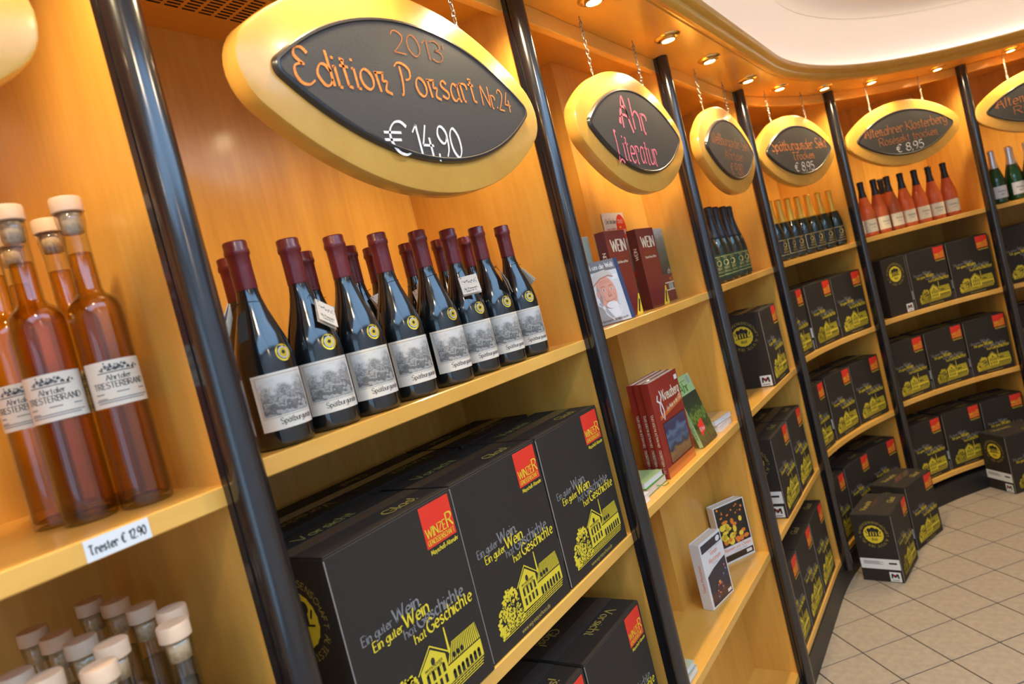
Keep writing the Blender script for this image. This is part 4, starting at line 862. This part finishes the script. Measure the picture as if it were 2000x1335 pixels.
# ------------------------------------------------------------------ spirit bottles at the left
AMB, CLR = spirit_bottle('amber'), spirit_bottle('water')
amber = [(-.893, .397, -14, 'nearest the upright'), (-.926, .344, -30, 'second from the upright'), (-.990, .410, -20, 'behind, between the two front ones'), (-.992, .334, -34, 'at the left edge'), (-1.06, .385, -20, 'in the back row by the left edge')]
for x, y, a, nm in amber:
    place('spirit_bottle', AMB, (x, y, EYE + LEVELS[0][0] + .0003), D(a) + PI/2, 'clear bottle of amber spirit with wooden stopper, %s' % nm, 'bottle', 'amber spirit bottles on the upper shelf')
low = [(-1.114, .380), (-1.050, .388), (-.960, .382), (-.886, .385), (-.828, .357), (-1.100, .303), (-1.020, .303), (-.946, .303), (-.875, .308), (-.940, .233), (-.878, .241), (-.820, .272)]
rows = ['back row, leftmost by the upright', 'back row, second', 'back row, third', 'back row, nearest the upright', 'front, tallest-looking by the upright', 'middle row, leftmost', 'middle row, second', 'middle row, third', 'middle row, rightmost', 'bottom left corner, leftmost', 'bottom left corner, second', 'foremost, cut by the bottom edge']
for (x, y), nm in zip(low, rows):
    place('spirit_bottle', CLR, (x, y, EYE + LEVELS[0][1] + .0003), D(random.uniform(-40, 0)) + PI/2, 'clear spirit bottle with wooden stopper below shelf, %s' % nm, 'bottle', 'clear spirit bottles on the lower shelf')

# ------------------------------------------------------------------ sparkling wine
def row(kind, spots, z, what, grp, turn=0):
    t = sekt_bottle(kind)
    for k, (s, off) in enumerate(spots):
        place('sparkling_wine_bottle', t, P(s, off, z + .0003), yaw(s) + D(turn + random.uniform(-8, 8)), '%s, %s from left' % (what, ORDN[k]), 'bottle', grp)
row('black', [(2.55 + .098*k, -.060 - .004*(k % 2)) for k in range(6)], LEVELS[3][0], 'black-capped sparkling wine bottle with green and gold label', 'black-capped sparkling wine', -30)
t4 = [3.478 + .091*k for k in range(8)]
row('gold', [(s, -.064) for s in t4] + [(3.722, -.152)], LEVELS[4][0], 'dark sparkling wine bottle with long gold foil', 'gold-topped sparkling wine', -12)
t5 = [4.268, 4.362, 4.456, 4.550, 4.640, 4.732, 4.822, 4.914]
row('rose', [(s, -.062) for s in t5], LEVELS[5][0], 'rosé sparkling wine bottle with black foil and cream label', 'rosé sparkling wine', -8)
place('sparkling_wine_bottle', sekt_bottle('rose'), P(4.60, -.165, LEVELS[5][0] + .0003), yaw(4.6), 'rosé bottle standing behind the row of rosé bottles', 'bottle', 'rosé sparkling wine')
row('green', [(5.190 + .094*k, -.062) for k in range(4)] + [(5.245 + .096*k, -.150) for k in range(3)], LEVELS[6][0], 'green sparkling wine bottle with silver foil', 'silver-topped green bottles')

# ------------------------------------------------------------------ price card on the shelf edge
b = MB(); b.box(-.034, .034, -.0008, 0, -.0115, .0115); q = MB(); f = lambda u, v: Vector((u, -.0011, v)); text(q, 'Trester \u20ac 12.90', -.030, -.005, .010, f, 0, (.85, .5, .7), CH, w=.059)
root = place('price_card', [('card', b.mesh('price_card', 'paper_white'), [('lettering', q.mesh('price_lettering', 'ink_black', recalc=False))])], P(.3155, .0003, LEVELS[0][0] - .0132), PI/2, 'white handwritten price card stuck on the nearest shelf edge', 'price tag')

# ------------------------------------------------------------------ books
def book_t(w, h, t, cov, art=None, spine=None, spine_cov=None, page='pages'):
    c = .0016
    b = MB(); b.box(0, w, 0, c, 0, h, .0004); b.box(0, w, t - c, t, 0, h, .0004); cover = b.mesh('book_cover', cov)
    b = MB(); b.box(-.0006, c, 0, t, 0, h, .0005); sp = b.mesh('book_spine', spine_cov or cov)
    b = MB(); b.box(c + .0002, w - .0025, c + .0002, t - c - .0002, .002, h - .002); pg = b.mesh('page_block', page)
    subs = []
    if art: subs = art(lambda u, v: Vector((u, -.0004, v)), lambda u, v: Vector((u, -.0007, v)), lambda u, v: Vector((u, -.0010, v)))
    ss = []
    if spine:
        q = MB(); text(q, spine[0], spine[1]*h, t*.30, t*.42 if len(spine) < 4 else spine[3], lambda u, v: Vector((-.0009, v, u)), 0, (.8, .5, .5), w=spine[2]*h); ss = [('spine_print', q.mesh('spine_print', spine[4] if len(spine) > 4 else 'ink_cream', recalc=False))]
    return [('cover', cover, subs), ('spine', sp, ss), ('page_block', pg)]
def uvrect(x0, y0, x1, y1, f, mat, nm, n=1):
    b = MB(); rect(b, x0, y0, x1, y1, f, 0); a, c = f(x0, y0), f(x1, y1); b.uv = lambda v: ((v[0] - x0)/(x1 - x0), (v[2] - y0)/(y1 - y0)); return (nm, b.mesh(nm, mat, recalc=False))
def set_book(t, x, y, z, yw, label, lean=0, thick=.02, cat='book', group=None):
    le = D(lean)
    return place('book', t, (x, y, EYE + z + .0006 + abs(math.sin(le))*thick), (le, 0, D(yw)), label, cat, group)
# portrait paperback
def art_welt(f, g, h):
    q = MB(); W, H = .15, .176
    rect(q, 0, 0, W - .014, H, f, 0); rect(q, W - .014, 0, W, H, f, 1); rect(q, 0, H - .030, W - .014, H, f, 8)
    k2 = lambda u, v: h(u, v) + Vector((0, -.0002, 0))
    poly(q, [(.012, 0), (.020, .040), (.045, .062), (.070, .030), (.100, .012), (.104, 0)], f, 5); poly(q, [(.040, .060), (.050, .064), (.082, .012), (.074, .006)], g, 4)       # coat and scarf
    disc(q, .084, .034, .030, g, 4, 20, .022); disc(q, .047, .078, .012, g, 4, 14, .030)                                   # beard, hair
    disc(q, .079, .086, .0345, g, 2, 28, .047); disc(q, .085, .050, .020, h, 4, 16, .010); disc(q, .048, .084, .006, h, 2, 10, .011)
    line(q, [(.070, .062), (.084, .0605), (.098, .065)], .0022, h, 3); poly(q, [(.086, .096), (.094, .074), (.080, .072)], h, 3); poly(q, [(.086, .097), (.090, .078), (.084, .076)], k2, 2)
    for x in (.071, .098): disc(q, x, .094, .0050, h, 4, 10, .0026); disc(q, x, .094, .0022, k2, 6, 8); line(q, [(x - .008, .101), (x, .105), (x + .007, .102)], .0026, h, 3)
    for y in (.112, .117): line(q, [(.064, y), (.082, y + .003), (.100, y)], .0010, h, 3)
    line(q, [(.064, .080), (.066, .066), (.072, .058)], .0014, h, 3); line(q, [(.103, .082), (.105, .070), (.100, .060)], .0014, h, 3)
    poly(q, [(.022, .100), (.032, .126), (.060, .146), (.092, .150), (.112, .140), (.116, .128), (.100, .133), (.070, .128), (.042, .112)], h, 7); line(q, [(.022, .099), (.042, .111), (.070, .127), (.100, .132), (.117, .126)], .0028, k2, 3)   # flat cap
    text(q, 'Zu Fu\u00df um die Welt', .006, H - .022, .014, g, 4, (.9, .5, .5), w=.124, serif=.8); text(q, 'Hermann Kreutzsch', .030, .006, .007, h, 6, (.7, .5, .5), w=.096)
    rect(q, .112, .118, .132, .132, g, 4)
    for k in range(3): line(q, [(.108 + .003*math.sin(j*1.7 + k), .020 + .012*k + .0035*j) for j in range(8)], .0006, g, 8)
    return [('cover_print', q.mesh('portrait_print', ['cover_grey', 'cover_blue', 'skin', 'skin_shade', 'hair_white', 'coat_cream', 'ink_black', 'cap_grey', 'cover_grey2'], recalc=False))]
book('cover_grey2', (.22, .22, .24))
z2 = LEVELS[2][0]
set_book(book_t(.150, .176, .016, 'cover_white', art_welt), -.866, 1.592, z2, 66, 'paperback with portrait of an old bearded man in a flat cap', -7, .016)
def art_wein(f, g, h):
    q = MB(); text(q, 'WEIN', .026, .196, .034, f, 0, (1.1, .5, .3), w=.094, serif=1.2); text(q, 'Deutsche Weine und Winzer', .030, .160, .008, f, 0, (.8, .5, .5), w=.085); rect(q, .020, .178, .125, .1795, f, 1)
    c = MB(); poly(c, [(.090, .0), (.135, .0), (.135, .060), (.128, .062)], f, 0); line(c, [(.110, .008), (.128, .045)], .010, g, 1)
    return [('title_print', q.mesh('wine_book_print', ['ink_cream', 'cover_red'], recalc=False)), ('corner_flash', c.mesh('wine_book_flash', ['petal_yellow', 'ink_black'], recalc=False))]
wein = book_t(.136, .258, .032, 'cover_wine', art_wein, ('WEIN', .62, .14, .011), 'cover_wine_dark')
set_book(wein, -.850, 1.752, z2, 90, 'thick dark red wine guide behind the portrait paperback', 0, .05)
set_book(wein, -.862, 1.996, z2, 89, 'thick dark red wine guide standing alone at centre of the top bookshelf', 0, .05)
def art_film(f, g, h):
    W, H = .150, .335; q = MB(); rect(q, 0, H - .085, W, H, f, 0); text(q, 'Der Film \u00fcber', .008, H - .036, .016, g, 1, (.55, .3, .5), w=.076); text(q, 'DAS AHRTAL', .008, H - .070, .018, g, 2, (.7, .45, .5), w=.078)
    c = MB(); disc(c, .118, H - .050, .036, g, 1, 28, .044); text(c, '\u20ac 9,90', .092, H - .074, .016, h, 0, (.9, .6, .5), w=.052); text(c, 'DVD', .098, H - .036, .012, h, 0, (.8, .5, .5), w=.036); rect(c, .100, H - .052, .114, H - .047, h, 2)
    d = MB(); rect(d, 0, .110, W, .132, g, 0)
    return [uvrect(0, 0, W, H - .085, f, 'photo_sky', 'cover_photo'), ('title_print', q.mesh('film_print', ['cover_white', 'ink_black', 'ink_red'], recalc=False)), ('price_sticker', c.mesh('film_sticker', ['cover_white', 'ink_red', 'petal_yellow'], recalc=False)), ('red_band', d.mesh('film_band', 'ink_red', recalc=False))]
set_book(book_t(.150, .335, .006, 'cover_white', art_film), -.952, 1.985, z2, 90, 'tall film leaflet with a round red price sticker standing behind the wine guides', 0, .004, 'leaflet')
def art_back(f, g, h):
    W, H = .165, .262; q = MB(); rect(q, 0, 0, W, H*.36, f, 0); text(q, 'ch', W - .030, H*.37, .020, g, 1, (.9, .6, .5)); text(q, 'nd', W - .030, H*.27, .018, g, 2, (.9, .6, .5))
    for v in (.24, .14): rect(q, .02, H*v, W, H*v + .004, g, 1)
    rect(q, W - .050, H*.155, W - .010, H*.235, g, 3)
    return [uvrect(0, H*.36, W, H, f, 'photo_hills', 'cover_photo'), ('cover_print', q.mesh('cook_print', ['cover_wine', 'ink_cream', 'petal_orange', 'cover_sage'], recalc=False))]
set_book(book_t(.165, .262, .010, 'cover_wine', art_back), -.921, 2.184, z2, 88, 'book with hillside photo cover against the right upright', 0, .01)
set_book(book_t(.125, .258, .010, 'cover_sage'), -.906, 1.632, z2, 90, 'pale grey-green booklet mostly hidden by the second black post', 0, .01)
# painter monographs
z3 = LEVELS[2][1]
def art_kreuz(f, g, h):
    W, H = .218, .282; q = MB(); rect(q, 0, 0, W, .030, f, 0); poly(q, [(.030, .164), (W, .186), (W, .206), (.030, .176)], f, 0)
    text(q, 'Kreuzberg', .078, .212, .032, f, 1, (.85, .5, .5), w=.126); text(q, 'Ein Maler in der Eifel', .090, .179, .013, g, 1, (.7, .5, .5), w=.118, rot=.10)
    line(q, [(.042, .236), (.034, .222), (.050, .212), (.044, .190), (.050, .168)], .006, f, 2); line(q, [(.060, .246), (.068, .228), (.056, .214), (.066, .188), (.058, .160)], .006, f, 2)
    rect(q, .190, .252, .212, .266, f, 2); rect(q, .036, .032, .206, .154, f, 3)
    return [('cover_print', q.mesh('painter_print', ['cover_orange', 'ink_cream', 'cover_white', 'cover_wine_dark'], recalc=False)), uvrect(.039, .035, .203, .151, g, 'painting', 'painting_print')]
kz = book_t(.218, .282, .0235, 'cover_red', art_kreuz, ('PITT KREUZBERG   EIN MALER IN DER EIFEL', .06, .62, .007, 'ink_cream'))
for k, nm in enumerate(('front copy of three', 'middle copy of three', 'rear copy of three')):
    set_book(kz, -.824 - .0255*k, 1.742 + .006*k, z3, 90, 'dark red art book with painted landscape, %s' % nm, 0, .02, 'book', 'art books standing one behind the other')
def art_ahr(f, g, h):
    W, H = .136, .232; q = MB(); rect(q, 0, H*.74, W, H, f, 0); text(q, 'Ahr', .018, H*.77, .034, g, 1, (1.0, .5, .5), w=.070); line(q, [(.014, H*.93), (.09, H*.93)], .002, g, 1)
    poly(q, [(.030, .030), (.075, .045), (.075, .085), (.030, .070)], g, 2); rect(q, .100, .20, .122, .226, g, 3); text(q, 'Eifel', .034, .045, .012, h, 4, (.8, .5, .5), w=.034)
    return [uvrect(0, 0, W, H*.74, f, 'vineyard', 'cover_photo'), ('cover_print', q.mesh('guide_print', ['cover_lime', 'cover_green', 'ink_red', 'cover_sage', 'cover_white'], recalc=False))]
set_book(book_t(.136, .232, .014, 'cover_lime', art_ahr, ('AHR', .1, .2, .007, 'cover_green')), -.822, 2.030, z3, 89, 'green walking guide with vineyard photo leaning back beside the red art books', -13, .014)
# paperbacks on the third shelf
z4 = LEVELS[2][2]
def art_vinum(f, g, h):
    W, H = .138, .214; q = MB(); rect(q, .006, .118, W - .006, H - .006, f, 0); rect(q, .006, H - .034, W - .006, H - .008, g, 1); disc(q, W - .026, H - .021, .013, h, 0, 16, .009)
    text(q, 'Vinum', .050, .158, .016, g, 2, (.8, .4, .5), w=.046, serif=.8); text(q, 'Mysterium', .036, .136, .016, g, 2, (.8, .4, .5), w=.074, serif=.8); text(q, 'Carsten Henn', .034, .174, .005, g, 3, (.7, .5, .5), w=.08); text(q, 'Krimi', .060, .126, .006, g, 3, (.7, .5, .5), w=.025)
    poly(q, [(.010, .006), (W - .006, .006), (W - .006, .128), (.10, .124), (.05, .116), (.010, .104)], g, 1)
    for x, y, m in ((.060, .055, 4), (.052, .040, 4), (.070, .062, 5), (.080, .055, 4), (.062, .030, 4), (.115, .100, 4), (.120, .085, 6), (.102, .075, 6), (.050, .022, 6), (.085, .040, 4)): disc(q, x, y, .0075, h, m, 12); disc(q, x - .002, y + .003, .0018, lambda u, v: h(u, v) + Vector((0, -.0002, 0)), 0, 6)
    rect(q, W - .034, .012, W - .010, .022, h, 0)
    return [('cover_print', q.mesh('novel_print', ['cover_white', 'cover_navy', 'ink_peach', 'ink_grey', 'grape', 'petal_orange', 'cover_blue'], recalc=False))]
set_book(book_t(.138, .214, .036, 'cover_white', art_vinum, ('Vinum Mysterium', .26, .42, .011, 'ink_peach')), -.868, 1.915, z4, 80, 'white paperback with dark grape photo standing on the third bookshelf', 0, .03)
def art_omen(f, g, h):
    W, H = .140, .212; q = MB(); rect(q, .004, .060, W - .004, H - .004, f, 1); rect(q, .004, .008, W - .004, .030, f, 1); rn = random.Random(9)
    for k in range(26): disc(q, rn.uniform(.020, W - .022), .070 + .085*rn.random()**1.3, rn.uniform(.007, .015), (g if k % 2 else h), 4 if rn.random() < .55 else 5, 9, rn.uniform(.006, .014))
    for k in range(14): disc(q, rn.uniform(.012, W - .012), rn.uniform(.165, .200), rn.uniform(.002, .005), g, 5, 7)
    text(q, 'Nomen est Omen', .012, .044, .013, g, 2, (.8, .4, .5), w=.116, serif=.8); text(q, 'Carsten Henn', .050, .035, .005, g, 3, (.7, .5, .5), w=.06); rect(q, W - .036, .014, W - .012, .025, g, 0)
    return [('cover_print', q.mesh('novel_print', ['cover_white', 'cover_dark', 'ink_peach', 'ink_grey', 'petal_yellow', 'petal_orange'], recalc=False))]
set_book(book_t(.140, .212, .034, 'cover_white', art_omen), -.924, 2.226, z4, 58, 'white paperback with yellow and orange leaves by the right upright', 0, .03)
# small books lying flat
def flat_book(L, Dp, T, top, name, page='cover_white'):
    b = MB(); b.box(0, L, 0, Dp, 0, .001, .0003); b.box(0, L, 0, Dp, T - .001, T, .0003); b.box(0, L, Dp - .0012, Dp, 0, T, .0003); c = b.mesh('flat_cover', top)
    p = MB(); p.box(.0015, L - .0015, .0018, Dp - .0016, .0012, T - .0012); return [('cover', c), ('page_block', p.mesh('flat_pages', page))]
def lay(t, x, y, z, yw, label, extra=()):
    return place('book', list(t) + list(extra), (x, y, EYE + z + .0006), D(yw), label, 'book', 'small books lying flat')
lay(flat_book(.140, .105, .022, 'cover_white', ''), -.822, 2.212, z3, 91, 'small white-edged book lying flat beside the leaning green guide, lower one')
lay(flat_book(.135, .100, .020, 'cover_tan', ''), -.832, 2.205, z3 + .0232, 84, 'small tan book lying on top of the white-edged book')
rb = MB(); rb.tube([(.060, -.001, .010), (.066, -.010, .009), (.080, -.014, .003), (.104, -.016, .0015), (.112, -.013, .0012)], .0013, 5); rbm = rb.mesh('ribbon', 'cover_green', 'all')
lay(flat_book(.132, .110, .020, 'cover_green', '', 'pages'), -.832, 1.602, z3, 90, 'green book lying flat left of the art books, with a ribbon marker', [('ribbon_marker', rbm)])
lay(flat_book(.120, .100, .016, 'cover_lime', ''), -.838, 1.604, z3 + .0212, 88, 'lime green book lying on the green book with ribbon')
lay(flat_book(.090, .080, .022, 'cover_white', ''), -.815, 1.494, z3, 93, 'white spiral-edged booklet beside the second black post')
lay(flat_book(.100, .085, .018, 'cover_sage', ''), -.810, 1.500, z4, 90, 'grey-green book lying at the bottom by the second black post, lower one')
lay(flat_book(.095, .080, .016, 'cover_sage', ''), -.818, 1.497, z4 + .0192, 86, 'grey-green book lying at the bottom by the second black post, upper one')
